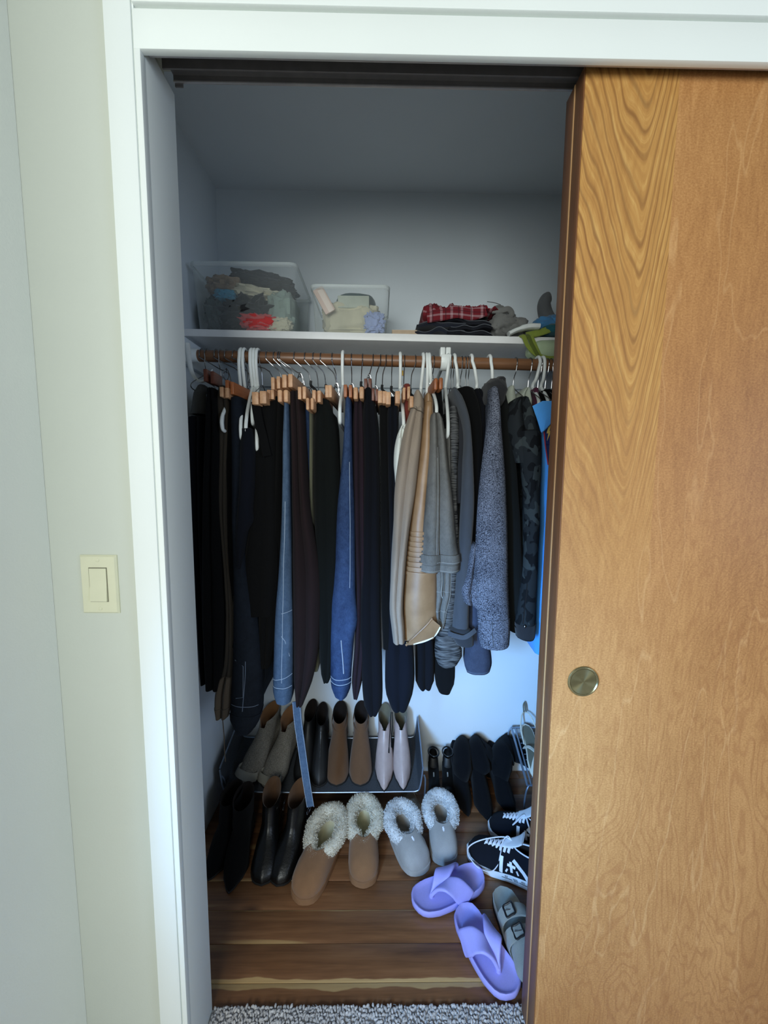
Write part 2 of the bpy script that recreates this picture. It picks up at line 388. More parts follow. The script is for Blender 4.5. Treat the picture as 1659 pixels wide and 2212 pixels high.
# closet floor: cedar boards, each one a piece of its own
fl = st('floor', B().span((-.9, WY, -.05), (XR, YB, -.019)).span((-.9, -3.2, -.05), (2.4, WY, -.012)), plain('subfloor', S(120, 104, 90), .8))
rnd = random.Random(5)
ys = [.118, .1665, .2515, .3365, .4215, .5065, .5915, .6765, .7615, .8465, .8905]
for i in range(len(ys)-1):
    cuts = [XL] + ([rnd.uniform(.9, 1.5)] if i % 2 else []) + [XR]
    for a, b in zip(cuts[:-1], cuts[1:]):
        B().span((a+.0004, ys[i]+.0006, -.0188), (b-.0004, ys[i+1]-.0006, -.0006+rnd.uniform(-.0006, .0004)), .0012).build('plank', {0: 'cedar_sap_back', 1: 'cedar_sap_front', 2: 'cedar_sap_thin'}.get(i, 'cedar'), fl, origin=((a+b)/2, (ys[i]+ys[i+1])/2, -.0188))
# loop pile carpet of the room: backing and the counted-by-nobody loops at the edge
st('floor_1', B().span((-.2255, -3.2, -.0118), (2.4, -.08, .006)).span((.0005, -.08, -.0118), (1.6, .114, .004)).span((-.2255, -.08, -.0118), (.0005, -.001, .006)), 'carpet')
lp = B(); rnd = random.Random(2)
for i in range(-4, 26):
    for j in range(0, 132):
        x = .006+j*.0070+rnd.uniform(-.0018, .0018)+(i % 2)*.0035; y = .1145-i*.0068+rnd.uniform(-.0018, .0018)
        if i < 0: continue
        r = rnd.uniform(.0034, .0046); h = rnd.uniform(.006, .011); a = rnd.uniform(0, PI); cx, sx = math.cos(a), math.sin(a)
        lx, ly = rnd.uniform(-.002, .002), rnd.uniform(-.002, .003)
        rings = [[V((x+q*lx+rr*(cx*math.cos(t)*1.25-sx*math.sin(t)*.8), y+q*ly+rr*(sx*math.cos(t)*1.25+cx*math.sin(t)*.8), .002+q*h)) for t in [2*PI*k/6 for k in range(6)]] for q, rr in ((0, r*.8), (.55, r), (.88, r*.72), (1.0, r*.3))]
        lp.loft(rings, False, True)
for k in range(60):   # loose yarn ends over the boards
    x = rnd.uniform(.02, .78); L = rnd.uniform(.004, .010)
    lp.tube([(x, .113, .005), (x+rnd.uniform(-.003, .003), .113+L*.6, .007), (x+rnd.uniform(-.005, .005), .113+L, .003)], .0009, 5)
o = lp.build('carpet_pile', 'carpet'); o['kind'] = 'stuff'; tag(o, 'grey looped carpet pile along the edge of the cedar boards', 'carpet')
# sliding doors: the front one and the one behind it, both pushed to the right
def sliding_door(n, y0, y1, x0):
    d = B().box((x0+.421, (y0+y1)/2, 1.034), (.840, y1-y0, 2.036), .0012).build('door_%d' % n, 'door', origin=(x0, y0, 0)); structure(d)
    B().span((x0-.0012, y0+.0004, .0168), (x0+.0006, y1-.0004, 2.0515), .0004).build('edge_band', 'door_edge', d)
    return d
d1 = sliding_door(1, .0345, .0665, .7640)
B().span((.7615, .0666, .018), (.7660, .0700, 2.050)).build('edge_strip', 'raw_edge', d1)
d2 = sliding_door(2, .0705, .1030, .7640)
# flush pull
Mx = Matrix.Translation((.8272, .0345, .906)) @ Matrix.Rotation(PI/2, 4, 'X')
pl = B().lathe([(.0322, -.002), (.0326, .0018), (.0312, .0036), (.0288, .0042), (.0276, .0032), (.0262, .0016)], 48, Mx).build('handle', 'brass', d1)
bw = N('spun_brass', .28, 1.0); g = bw.noise(bw.coord((1, 1, 1)), 30, 2); bw.col(bw.ramp(g, [(.3, S(158, 150, 112)), (.7, S(186, 178, 138))])); bw.p.inputs['Anisotropic'].default_value = .85
tg = bw.n('ShaderNodeTangent', direction_type='RADIAL', axis='Y'); bw.l(tg.outputs[0], bw.p.inputs['Tangent'])
B().lathe([(.0268, .0026), (.0230, .0013), (.0150, .0006), (.0004, .0004)], 48, Mx).build('dish', bw.m, pl)
# light switch on the front wall
sw = thing('light_switch', 'ivory rocker light switch on the cream wall left of the closet', 'light switch', (-.1335, .016, 1.1125))
pb = B()
pb.loft([[V((-.1335+sx*hx, y, 1.1125+sz*hz)) for sx, sz in ((-1, -1), (1, -1), (1, 1), (-1, 1))] for hx, hz, y in ((.0348, .0572, .0160), (.0348, .0572, .0135), (.0318, .0542, .0100))])
pb.build('wall_plate', 'ivory', sw, 20)
B().span((-.1508, .0094, 1.0788), (-.1162, .0101, 1.1462)).build('rocker_gap_shade', 'ivory_dark', sw)  # darker ivory stands in for the shade in the gap round the rocker
rk = B().loft([[V((-.1335+sx*.0160, y, z)) for sx, y in ((-1, .010), (1, .010), (1, yy), (-1, yy))] for z, yy in ((1.0806, .0058), (1.1110, .0082), (1.1120, .0082), (1.1444, .0086))])
rk.build('rocker', 'ivory', sw, 15)
for z in (1.1125+.0476, 1.1125-.0476):
    B().lathe([(.0036, -.001), (.0036, .0006), (.0024, .0011)], 14, Matrix.Translation((-.1335, .0100, z)) @ Matrix.Rotation(PI/2, 4, 'X')).box((-.1335, .0088, z), (.006, .0006, .0009)).build('screw', 'ivory', sw)

# ================================================================== shelf, rod, brackets
SZ0 = 1.7645
def shz(x): return 1.7680-.0101*(x+.2211)          # the shelf sags a little to the right
R_ = Matrix.Rotation(math.atan(.0101), 3, 'Y')
shf = B().box(((XL+XR)/2, .7385, shz((XL+XR)/2)+.0115), (XR-XL-.004, .303, .023), .0015, R_).build('closet_shelf', 'shelf_white')
tag(shf, 'white painted shelf board across the closet above the clothes rod', 'shelf')
st('trim_7', B().span((XL+.001, YB-.019, 1.674), (XR-.001, YB-.0005, 1.747), .001), 'paint_closet')   # cleat on the back wall
st('trim_8', B().span((XL+.0005, .56, 1.674), (XL+.019, YB-.02, 1.757), .001), 'paint_closet')         # cleat on the left wall
def rz(x): return 1.6915-0.01444*(x+0.1703)
RY = .535; RR = .0176
rod = thing('closet_rod', 'brown stained wooden clothes rod under the white shelf', 'clothes rod', (.75, RY, 1.68))
B().tube([(x, RY, rz(x)) for x in (-0.170, .2, .62, 1.1, XR-.02)], RR, 28).build('pole', 'rod', rod)
B().tube([(XL+.0005, RY, rz(-.21)), (-0.164, RY, rz(-.18))], .0205, 24).build('end_socket', 'white_plastic', rod)
br = thing('rod_bracket', 'white metal bracket holding the rod under the middle of the shelf', 'bracket', (.612, .75, 1.67))
B().box((.6205, .88, 1.690), (.030, .006, .130), .001).build('wall_plate', 'white_plastic', br)
B().tube([(.6205, .874, 1.640), (.6205, .760, 1.690), (.6205, .650, 1.706), (.610, .566, 1.712)], .006, 10).build('brace', 'white_plastic', br)
b_ = B()
for dx in (-.0088, .0088): b_.box((0.6078+dx, .540, 1.7080), (.0150, .030, .032), .002)
b_.build('top_clip', 'white_plastic', br)
b_ = B(); ringo = []
for k in range(15):
    a = PI*(.98+k/14*1.04); ringo.append((0.6078, RY+math.cos(a)*(RR+.0045), rz(.6)+math.sin(a)*(RR+.0045)))
b_.ribbon(ringo, .0155, .0035, (1, 0, 0)); b_.box((0.6078, RY-RR-.0045, rz(.6)+.008), (.031, .007, .020), .002); b_.build('rod_cup', 'white_plastic', br)

# ------------------------------------------------------------------ things on the shelf
def SH(x): return shz(x)+.0232
M['bin_plastic'] = plastic_clear('clear_bin_plastic', (.95, .96, .96, 1), .12); M['bin_rim'] = plastic_clear('thick_bin_rim', (.9, .92, .92, 1), .38)
M['lid_teal'] = plain('teal_plastic', S(20, 66, 74), .4)
for n_, c_ in dict(navy_dark=(30, 34, 46), tan_fleece=(150, 128, 104), teal_cloth=(70, 150, 178), cream=(206, 200, 176), black_knit=(20, 21, 24), red_knit=(206, 66, 66),
                   sage=(146, 162, 152), dark_green=(50, 66, 64), lavender=(150, 164, 206), charcoal=(44, 46, 52), black_cloth=(16, 17, 20), grey_jersey=(116, 116, 114),
                   white_cloth=(226, 230, 228), lime=(134, 148, 62), lime_dark=(92, 104, 44), blue_cloth=(74, 132, 180), pale_green=(176, 194, 160), teal_deep=(36, 92, 104), grey_boot=(96, 98, 100),
                   oat=(196, 190, 166)).items():
    M[n_] = fabric(n_, S(*c_), .22)
def bin_box(name, label, x0, x1, y0, y1, h, flare, grp=None):
    z = SH((x0+x1)/2)+.0022; t = thing(name, label, 'storage bin', ((x0+x1)/2, (y0+y1)/2, z), grp)
    def rr(k, zz, ins=0.0, r=.022):
        a, b, c, d = x0-k+ins, x1+k-ins, y0-k+ins, y1+k-ins; pts = []
        for cx, cy, a0 in ((b-r, d-r, 0), (a+r, d-r, PI/2), (a+r, c+r, PI), (b-r, c+r, 1.5*PI)):
            for q in range(5): pts.append(V((cx+r*math.cos(a0+q*PI/8), cy+r*math.sin(a0+q*PI/8), z+zz)))
        return pts
    B().loft([rr(-flare-.008, .0005), rr(-flare, .008), rr(-flare*.5, h*.5), rr(0, h-.012)], True, False).build('tub', 'bin_plastic', t)
    B().loft([rr(0, h-.013), rr(.004, h-.010), rr(.0045, h-.001), rr(.001, h), rr(0, h-.004)], False, False).build('rim', 'bin_rim', t)
    return t, z
t1, z1 = bin_box('storage_bin', 'large clear plastic bin stuffed with clothes at the left end of the shelf', -.212, .128, .602, .866, .214, .012)
def inside(name, label, cat, c, rad, seed, mat, p=.7, amp=.2, rot=None, group='clothes stuffed in the large clear bin', fr=2.4):
    o = B().lump(c, rad, seed, p, amp*1.5, fr*1.5, 48, 30, rot).build(name, mat); return tag(o, label, cat, group)
Ry = lambda a: Matrix.Rotation(a, 3, 'Y')
inside('folded_garment', 'dark navy cloth lying on top of the clothes in the large bin', 'clothes', (.000, .70, z1+.188), (.105, .07, .020), 1, 'navy_dark', .6, .16, Ry(.14))
inside('rolled_garment', 'brown fleece roll near the top left of the large bin', 'clothes', (-.125, .69, z1+.162), (.058, .07, .028), 2, 'tan_fleece')
inside('rolled_garment', 'pale cream patterned roll under the navy cloth in the large bin', 'clothes', (-.020, .685, z1+.140), (.088, .060, .020), 3, 'cream', .7, .2, Ry(.12))
inside('garment', 'small teal cloth at the left of the large bin', 'clothes', (-.116, .652, z1+.128), (.036, .03, .018), 4, 'teal_cloth')
inside('garment', 'black knit heap in the middle of the large bin', 'clothes', (-.050, .690, z1+.078), (.100, .072, .052), 5, 'black_knit', .8, .3, Ry(-.2))
inside('garment', 'coral red garment at the bottom of the large bin', 'clothes', (.000, .632, z1+.036), (.062, .022, .026), 6, 'red_knit', .75, .25, Ry(.1))
inside('garment', 'sage grey garment at the right of the large bin', 'clothes', (.066, .700, z1+.082), (.046, .080, .068), 7, 'sage', .6, .12)
inside('garment', 'dark green garment low at the left of the large bin', 'clothes', (-.158, .700, z1+.070), (.032, .080, .056), 8, 'dark_green', .7, .2)
inside('garment', 'grey white garment low at the right corner of the large bin', 'clothes', (.062, .634, z1+.030), (.044, .020, .022), 9, 'oat', .7, .2)
t2, z2 = bin_box('storage_bin', 'smaller clear plastic bin of pale cloth in the middle of the shelf', .1770, .4300, .602, .860, .152, .008)
inside('garment', 'cream patterned cloth filling the smaller clear bin', 'clothes', (.300, .735, z2+.066), (.098, .095, .058), 11, 'oat', .45, .10, None, 'things in the smaller clear bin')
inside('garment', 'lavender blue cloth in the front corner of the smaller bin', 'clothes', (.382, .648, z2+.048), (.034, .020, .032), 12, 'lavender', .7, .25, None, 'things in the smaller clear bin')
o = B().lump((.316, .735, z2+.140), (.070, .075, .024), 13, .7, .05).build('bowl_lid', 'lid_teal'); tag(o, 'dark teal rounded lid showing above the smaller clear bin', 'lid', 'things in the smaller clear bin')
o = B().box((.312, .650, z2+.116), (.106, .02, .040), .003).build('carton', plain('pale_sage_card', S(176, 182, 168), .7)); tag(o, 'pale grey carton at the top of the smaller clear bin', 'box', 'things in the smaller clear bin')
pk = thing('packet', 'pinkish beige packet leaning inside the smaller clear bin', 'packet', (.206, .617, z2+.1), 'things in the smaller clear bin')
rotp = Matrix.Rotation(-.52, 3, 'Y')
B().box((.2170, .617, z2+.108), (.036, .010, .086), .002, rotp).build('wrapper', plain('beige_card', S(206, 178, 164), .5, var=.04), pk)
B().box((.2230, .6115, z2+.106), (.018, .0012, .078), .0004, rotp).build('label_strip', plain('pale_card', S(222, 204, 192), .5, var=.03), pk)
# little wooden box
bx = thing('small_box', 'small flat pale wooden box beside the folded clothes on the shelf', 'box', (.484, .625, SH(.48)+.001))
B().box((.4840, .6300, SH(.48)+.0078), (.0840, .060, .0136), .001).build('tray', plain('pale_wood', S(186, 164, 140), .6), bx)
B().box((.4840, .6300, SH(.48)+.0152), (.0850, .061, .0022), .0008).build('lid', plain('pale_wood_lid', S(200, 178, 154), .6), bx)
def folded(name, label, cat, mat, x0, x1, y0, y1, z, layers, th, seed, group, pipe=None, sag=0.0):
    """a folded garment: soft slabs that wrap round at one end"""
    t = thing(name, label, cat, ((x0+x1)/2, (y0+y1)/2, z), group); r = random.Random(seed)
    for k in range(layers):
        b = B(); zz = z+th*(k+.5); xa, xb = x0+r.uniform(-.006, .008), x1+r.uniform(-.012, .006); ya = y0+r.uniform(0, .012)
        nx = 26; rings = []
        for i in range(nx+1):
            u = i/nx; x = xa+(xb-xa)*u; e = min(1, min(u, 1-u)*9)**.5; ring = []
            wob = .5*th*MN.noise(V((u*3.2, k*1.7+seed, seed)))*1.5 - sag*max(0, u-.6)
            h = th*.52*(.35+.65*e)*(1+.45*MN.noise(V((u*5, k+9, seed*2))))
            for j in range(16):
                a = 2*PI*j/16; ca, sa = math.cos(a), math.sin(a)
                yy = (ya+y1)/2+(y1-ya)/2*math.copysign(abs(ca)**.35, ca)
                ring.append(V((x, yy, max(z+.0006, zz+wob*(1 if ca < 0 else .4)+h*math.copysign(abs(sa)**.6, sa)))))
            rings.append(ring)
        b.loft(rings); fo = b.build('fold', mat, t)
        if pipe:
            B().tube([(xa+(xb-xa)*i/nx, ya-.0005, max(z+.003, zz+.5*th*MN.noise(V((i/nx*3.2, k*1.7+seed, seed)))*1.5-sag*max(0, i/nx-.6)+th*.22)) for i in range(1, nx)], .0013, 5).build('seam', pipe, fo)
    return t
M['jean_black'] = denim('black_denim', S(20, 21, 26), S(40, 42, 50)); M['jean_seam'] = plain('grey_seam', S(84, 88, 96), .9)
gp = 'folded clothes stacked on the shelf'
folded('folded_trousers', 'dark navy folded trousers at the left bottom of the shelf stack', 'trousers', 'navy_dark', .520, .690, .592, .84, SH(.6), 2, .022, 3, gp, 'jean_seam')
folded('folded_jeans', 'charcoal folded jeans with grey seams at the bottom of the shelf stack', 'jeans', 'jean_black', .620, .770, .578, .80, SH(.69), 3, .0185, 5, gp, 'jean_seam', .02)
folded('folded_sweater', 'black folded sweater between the jeans and the plaid shirt', 'sweater', 'black_cloth', .600, .770, .606, .84, SH(.69)+.052, 1, .026, 7, gp)
M['plaid'] = plaid('red_plaid_flannel')
ps = thing('plaid_shirt', 'folded red plaid flannel shirt on top of the dark clothes', 'shirt', (.66, .70, SH(.66)+.05), gp)
b = B(); rings = []
for i in range(91):
    u = i/90; x = .5420+.247*u; e = min(1, u*7, (1-u)*5)**.5; ring = []
    top = .110-.016*u+.006*math.sin(u*19)+.012*MN.noise(V((u*8, 2, 0))); bot = (.052+.022*min(1, max(0, u-.20)*4)-.038*max(0, .22-u)*3+.009*math.sin(u*8+1))
    mid = (top+bot)/2; h = (top-bot)/2*(.4+.6*e)
    for j in range(40):
        a = 2*PI*j/40; ca, sa = math.cos(a), math.sin(a)
        w_ = .008*MN.noise(V((u*17, sa*3.2, ca*2.4)))+.004*MN.noise(V((u*40, sa*5, ca*3)))
        ring.append(V((x, .70+(.105+w_)*math.copysign(abs(ca)**.5, ca), SH(x)+mid+h*math.copysign(abs(sa)**.7, sa)+w_*.8)))
    rings.append(ring)
b.loft(rings); b.build('body', 'plaid', ps, 60)
b = B().ribbon(smooth_path([(.555, .590, SH(.55)+.055), (.60, .584, SH(.6)+.060), (.65, .584, SH(.65)+.070), (.70, .588, SH(.7)+.066), (.745, .590, SH(.74)+.080)], 5), .020, .006, (0, .15, 1)); b.build('sleeve', 'plaid', ps)
gs = thing('sweatshirt', 'grey jersey sweatshirt slumped over the right end of the folded stack', 'sweatshirt', (.83, .69, SH(.83)), gp)
b = B(); prof = [(.792, .66, .118), (.815, .68, .128), (.838, .70, .112), (.862, .70, .084), (.884, .68, .050), (.900, .66, .020)]
b.tube(smooth_path([(x, y, SH(x)+z-.022) for x, y, z in prof], 6), [.021+.012*math.sin(i/30*PI) for i in range(31)], 16); b.build('hood', 'grey_jersey', gs)
b = B().lump((.815, .640, SH(.815)+.047), (.048, .056, .036), 21, .85, .32, 2.6, 30, 20).lump((.848, .640, SH(.85)+.042), (.052, .050, .032), 24, .85, .28, 2.6, 30, 20); b.build('body', 'grey_jersey', gs, 70)
B().ribbon(smooth_path([(.775, .612, SH(.78)+.088), (.800, .600, SH(.8)+.084), (.822, .598, SH(.82)+.088), (.835, .602, SH(.83)+.076), (.824, .598, SH(.82)+.062), (.803, .596, SH(.80)+.052), (.790, .596, SH(.79)+.030)], 6), .006, .009, (0, 1, 0)).build('sleeve', 'grey_jersey', gs, 70)
B().tube(smooth_path([(.815, .66, SH(.8)+.128), (.790, .65, SH(.8)+.130), (.765, .648, SH(.78)+.132)], 4), .0012, 6).build('drawstring', 'grey_boot', gs)
wt = thing('folded_towel', 'white folded cloth hanging at the edge of the shelf by the grey sweatshirt', 'cloth', (.88, .6, SH(.88)), gp)
B().ribbon(smooth_path([(.822, .586, SH(.82)+.006), (.845, .582, SH(.84)+.016), (.880, .580, SH(.88)+.026), (.915, .582, SH(.91)+.028)], 6), .022, [.007]*9+[.009]*10, (0, 1, .1), 14).build('fold', 'white_cloth', wt)
bg = thing('tote_bag', 'lime green tote bag drooping over the shelf edge by the door', 'bag', (.93, .6, SH(.93)), gp)
def band(y, off, mat, nm, w):
    pts = [(.865+off, y+.02, SH(.87)+.004), (.872+off, y-.004, SH(.87)-.004), (.886+off, y-.008, SH(.88)-.034), (.915+off, y-.008, SH(.9)-.064-off), (.955+off, y-.006, SH(.95)-.074-off*.8), (.995, y, SH(.98)-.066)]
    B().ribbon(smooth_path(pts, 6), w, .0022, (.75, 0, .66)).build(nm, mat, bg)
band(.580, -.004, 'lime', 'strap', .007); band(.577, .010, 'lime_dark', 'strap', .006); band(.578, .020, 'lime', 'strap', .006)
B().ribbon(smooth_path([(.880, .584, SH(.88)+.002), (.92, .580, SH(.92)+.010), (.96, .580, SH(.96)+.024), (1.0, .584, SH(1.0)+.040)], 6), .012, .004, (.2, .3, 1)).build('flap', 'lime', bg)
B().lump((.965, .600, SH(.96)-.040), (.075, .035, .030), 31, .7, .12).build('lining', 'pale_green', bg)
o = B().lump((.985, .606, SH(.97)+.024), (.055, .04, .018), 32, .75, .2).build('garment', 'teal_deep'); tag(o, 'dark teal cloth poking out of the lime tote bag', 'clothes', gp)
o = B().lump((.955, .640, SH(.95)+.050), (.036, .05, .026), 33, .8, .25).lump((.985, .645, SH(.98)+.056), (.03, .05, .03), 34, .8, .2).build('garment', 'blue_cloth'); tag(o, 'bright blue cloth heap on the shelf by the door', 'clothes', gp)
o = B().lump((.945, .68, SH(.95)+.022), (.075, .06, .016), 35, .6, .1).build('garment', 'white_cloth'); tag(o, 'pale grey folded cloth under the blue heap by the door', 'clothes', gp)
o = B().tube(smooth_path([(.985, .66, SH(.98)+.075), (.975, .67, SH(.97)+.105), (.968, .67, SH(.97)+.135), (.975, .67, SH(.97)+.155), (.985, .67, SH(.97)+.160)], 5), [.026-.0004*i for i in range(21)], 14).build('sock', 'grey_boot'); tag(o, 'dark grey woolly sock standing up at the right of the shelf', 'sock', gp)
# clear-ish ties and left loop cord
wc = B().tube(smooth_path([(-0.1677,0.4700,1.7074), (-0.1641,0.4700,1.6638), (-0.1574,0.4700,1.6279), (-0.1446,0.4700,1.6039), (-0.1256,0.4700,1.5987), (-0.1107,0.4750,1.6149), (-0.0997,0.4800,1.6365)], 6), [.0085-.00018*i for i in range(37)], 12).build('strap_loop', 'white_cloth')
tag(wc, 'white padded loop hanging from the left end of the rod', 'strap', None)

# ================================================================== hangers
def hook_pts(x, xn, zn, wide=RR+.0025):
    """wire hook over the rod: from behind, over the top, down in front and back under to the neck"""
    zc = rz(x); p = []
    for k in range(11):
        a = .15+k/10*(PI+.35)
        p.append((x, RY+wide*math.cos(a), zc+wide*math.sin(a)))
    p += [(x+(xn-x)*.45, RY-wide*.75, zc-wide-.008), (x+(xn-x)*.85, RY-.004, zc-wide-.024), (xn, RY, zn)]
    return smooth_path(p, 3)
HG = 'wooden clamp hangers on the rod'
def clamp_hanger(label, hx, bl, br_, L=.215, yaw=0.0, mat='clamp', lever=False, round_=False, th=.0098, ht=.034):
    """hook, sprung wire and a pair of wooden jaws running front to back; bl, br_: front ends of the two jaws"""
    mx = (bl[0]+br_[0])/2; mz = (bl[2]+br_[2])/2; zt = mz+ht/2
    dx = math.tan(yaw)*(RY-bl[1]); nx = mx+dx
    t = thing('clamp_hanger', label, 'hanger', (hx, RY, rz(hx)), HG)
    for p in (bl, br_):
        R = Matrix.Rotation(-yaw, 3, 'Z')
        c = V(p)+R @ V((0, L/2, 0))
        B().box(c, (th, L, ht), .0045 if round_ else .0014, R).build('jaw', mat, t)
    zn = zt+(.046 if lever else .040)
    B().tube(hook_pts(hx, nx, zn), .00165, 7).build('hook', 'steel', t)
    b = B(); g = abs(br_[0]-bl[0])/2+.004
    if lever:
        B().tube(smooth_path([(nx, RY, zn+.004), (nx, RY, zn-.010), (nx+.010, RY-.004, zn-.020), (nx+.020, RY-.006, zn-.030), (nx+.021, RY-.006, zn-.038), (nx+.012, RY-.006, zn-.043)], 5), [.0042]*12+[.0036]*14, 9).build('lever', 'black_plastic', t)
        b.tube(smooth_path([(nx-g, RY-.004, zt-.012), (nx-g*.5, RY-.004, zt+.012), (nx-.001, RY-.004, zt+.028), (nx+g*.45, RY-.004, zt+.012), (nx+g, RY-.004, zt-.012)], 5), .0015, 6)
    else:
        b.tube(smooth_path([(nx-g, RY, zt-.010), (nx-g*.85, RY-.002, zt+.012), (nx-.004, RY-.004, zt+.034), (nx+.004, RY-.004, zt+.034), (nx+g*.85, RY-.002, zt+.012), (nx+g, RY, zt-.010)], 5), .0015, 6)
        b.tube(smooth_path([(nx-.007, RY-.006, zt+.010), (nx-.008, RY-.006, zt+.020), (nx, RY-.006, zt+.028), (nx+.008, RY-.006, zt+.020), (nx+.007, RY-.006, zt+.008), (nx, RY-.006, zt+.002)], 4, True), .0013, 6, True)
        b.tube([(nx, RY, zn), (nx, RY-.002, zt+.024)], .0016, 6)
    b.build('spring', 'steel', t); return t
C = clamp_hanger
C('mahogany clamp hanger twisted beside the white loop at the far left', (-0.1528,0.5170,1.6705)[0], (-0.0886,0.4030,1.6013), (-0.0694,0.4030,1.5952), mat='clamp_dark', yaw=.0, L=.06)
C('clamp hanger with small jaws low behind the reddish one', (-0.1072,0.5170,1.6710)[0], (-0.0387,0.3880,1.5530), (-0.0234,0.3880,1.5507), yaw=.0, ht=.027)
C('reddish clamp hanger with its long jaw in full view at the left', (-0.0759,0.5170,1.6714)[0], (-0.0248,0.3930,1.5694), (-0.0107,0.3930,1.5645), mat='clamp_red', yaw=.10, L=.20)
C('thick jawed clamp hanger holding the black coat above the white hanger ends', (-0.0517,0.5170,1.6717)[0], (0.0610,0.3680,1.5326), (0.0826,0.3680,1.5353), yaw=.02, th=.018)
C('clamp hanger with a single narrow jaw end between black trousers', (0.0509,0.5170,1.6728)[0], (0.0895,0.3980,1.5488), (0.0999,0.3980,1.5489), lever=True, ht=.026)
C('clamp hanger tilted high to the left of the paired pale jaws', (0.0738,0.5170,1.6731)[0], (0.1018,0.3980,1.5794), (0.1174,0.3980,1.5821), yaw=.05)
C('round jawed clamp hanger holding the faded blue jeans', (0.0866,0.5170,1.6733)[0], (0.1282,0.3680,1.5395), (0.1447,0.3680,1.5397), round_=True, th=.0135)
C('pale clamp hanger with long jaws over the maroon trousers', (0.0923,0.5170,1.6733)[0], (0.1355,0.3930,1.5849), (0.1524,0.3930,1.5864), yaw=.06, th=.0125, ht=.036)
C('clamp hanger with black lever and square jaws over the dark brown trousers', (0.1367,0.5170,1.6766)[0], (0.1788,0.3880,1.5516), (0.1917,0.3880,1.5529), lever=True)
C('clamp hanger with splayed jaws hanging lowest over the olive trousers', (0.1695,0.5170,1.6742)[0], (0.2041,0.3680,1.5192), (0.2168,0.3680,1.5193), round_=True)
C('clamp hanger with a broad right jaw over the black green trousers', (0.1953,0.5170,1.6745)[0], (0.2195,0.3830,1.5434), (0.2337,0.3830,1.5423), yaw=.04, lever=True, ht=.032)
C('clamp hanger with close jaws at the gap of bare wall', (0.2182,0.5170,1.6748)[0], (0.2550,0.3880,1.5574), (0.2640,0.3880,1.5575), yaw=.04)
C('clamp hanger with wire loop standing alone against the wall left of the white hanger', (0.2540,0.5170,1.6752)[0], (0.2614,0.5480,1.5604), (0.2718,0.5480,1.5576), yaw=.0, L=.11)
C('orange toned clamp hanger holding the bright blue jeans', (0.3142,0.5170,1.6759)[0], (0.3072,0.3830,1.5582), (0.3213,0.3830,1.5571), mat='clamp_red', th=.0095)
C('glossy round jawed clamp hanger holding the plum trousers', (0.3486,0.5170,1.6763)[0], (0.3358,0.3780,1.5512), (0.3525,0.3780,1.5526), round_=True, lever=True, th=.013)
C('small dark clamp hanger set back beside the plum trousers', (0.3816,0.5170,1.6766)[0], (0.3621,0.4280,1.5878), (0.3742,0.4280,1.5879), mat='clamp_dark', ht=.030)
C('narrow dark clamp hanger holding the left black trousers', (0.4046,0.5170,1.6741)[0], (0.3843,0.3980,1.5519), (0.3947,0.3980,1.5508), mat='clamp_dark', th=.0085)
C('clamp hanger with tan jaws holding the long black trousers', (0.4219,0.5170,1.6743)[0], (0.4039,0.3830,1.5428), (0.4169,0.3830,1.5417), lever=True, th=.0125)
C('clamp hanger with widely spread jaws holding the black lounge trousers', (0.4405,0.5170,1.6745)[0], (0.4270,0.3730,1.5374), (0.4526,0.3730,1.5401), lever=True, th=.0135)
C('clamp hanger holding the rust red strap beside the white camisole', (0.4794,0.5170,1.6722)[0], (0.4720,0.3980,1.5554), (0.4850,0.3980,1.5581), mat='clamp', th=.008)
C('round jawed clamp hanger left of the beige jacket shoulder', (0.5140,0.5170,1.6726)[0], (0.4917,0.3780,1.5289), (0.5097,0.3780,1.5304), lever=True, round_=True, th=.0125)
C('high brown clamp hanger under the rod bracket', (0.5716,0.5170,1.6732)[0], (0.5633,0.4080,1.5854), (0.5778,0.4080,1.5869), mat='clamp_red', yaw=-.03, round_=True, th=.0115)
PG = 'white plastic hangers on the rod'
def plastic_hanger(label, hook, neck, end, end_y=.40, loop=True, top_bar=True, rr_=.0051, mat='white_plastic', flat=False):
    """tubular hanger seen end on: hook, sloping arms, rounded shoulder ends, bottom bar"""
    hx = hook[0]; W = RR+.0055; zc = rz(hx)
    t = thing('plastic_hanger', label, 'hanger', (hx, RY, zc), PG)
    p = []
    for k in range(11):
        a = .35+k/10*(PI-.30); p.append((hx, RY+W*math.cos(a), zc+W*math.sin(a)))
    dxn = neck[0]-hx
    p += [(hx+dxn*.35, RY-W*1.02, zc-.022), (hx+dxn*.7, RY-W*.75, zc-.048), (neck[0], RY-.006, neck[2]+.012), (neck[0], RY-.001, neck[2])]
    B().tube(smooth_path(p, 3), rr_, 10).build('hook', mat, t)
    ex, ez = end[0], end[2]; ax = ex-neck[0]
    def Pp(f, dz, s=1): return (neck[0]+ax*f*s, RY+(end_y-RY)*f*s, dz)
    H = neck[2]-ez; low = ez-.030
    fr = [Pp(0, neck[2]), Pp(.3, neck[2]-H*.22), Pp(.7, neck[2]-H*.58), Pp(.93, neck[2]-H*.86), Pp(1.0, ez-.002), Pp(1.0, ez-.018), Pp(.95, low), Pp(.80, low-.002)]
    bk = [Pp(.3, neck[2]-H*.22, -1), Pp(.7, neck[2]-H*.58, -1), Pp(.93, neck[2]-H*.86, -1), Pp(1.0, ez-.008, -1), Pp(.97, low+.004, -1), Pp(.80, low-.002, -1)]
    ring = fr+[Pp(.3, low-.002), Pp(0, low-.002), Pp(.3, low-.002, -1)]+bk[::-1]
    B().tube(smooth_path(ring, 5, True), rr_, 9, True).build('frame', mat, t)
    B().ribbon([Pp(.93, neck[2]-H*.86), Pp(.965, ez-.010), Pp(.95, low)], .0085, .0016, (0, 1, 0)).build('shoulder_web', mat, t)
    return t
W = plastic_hanger
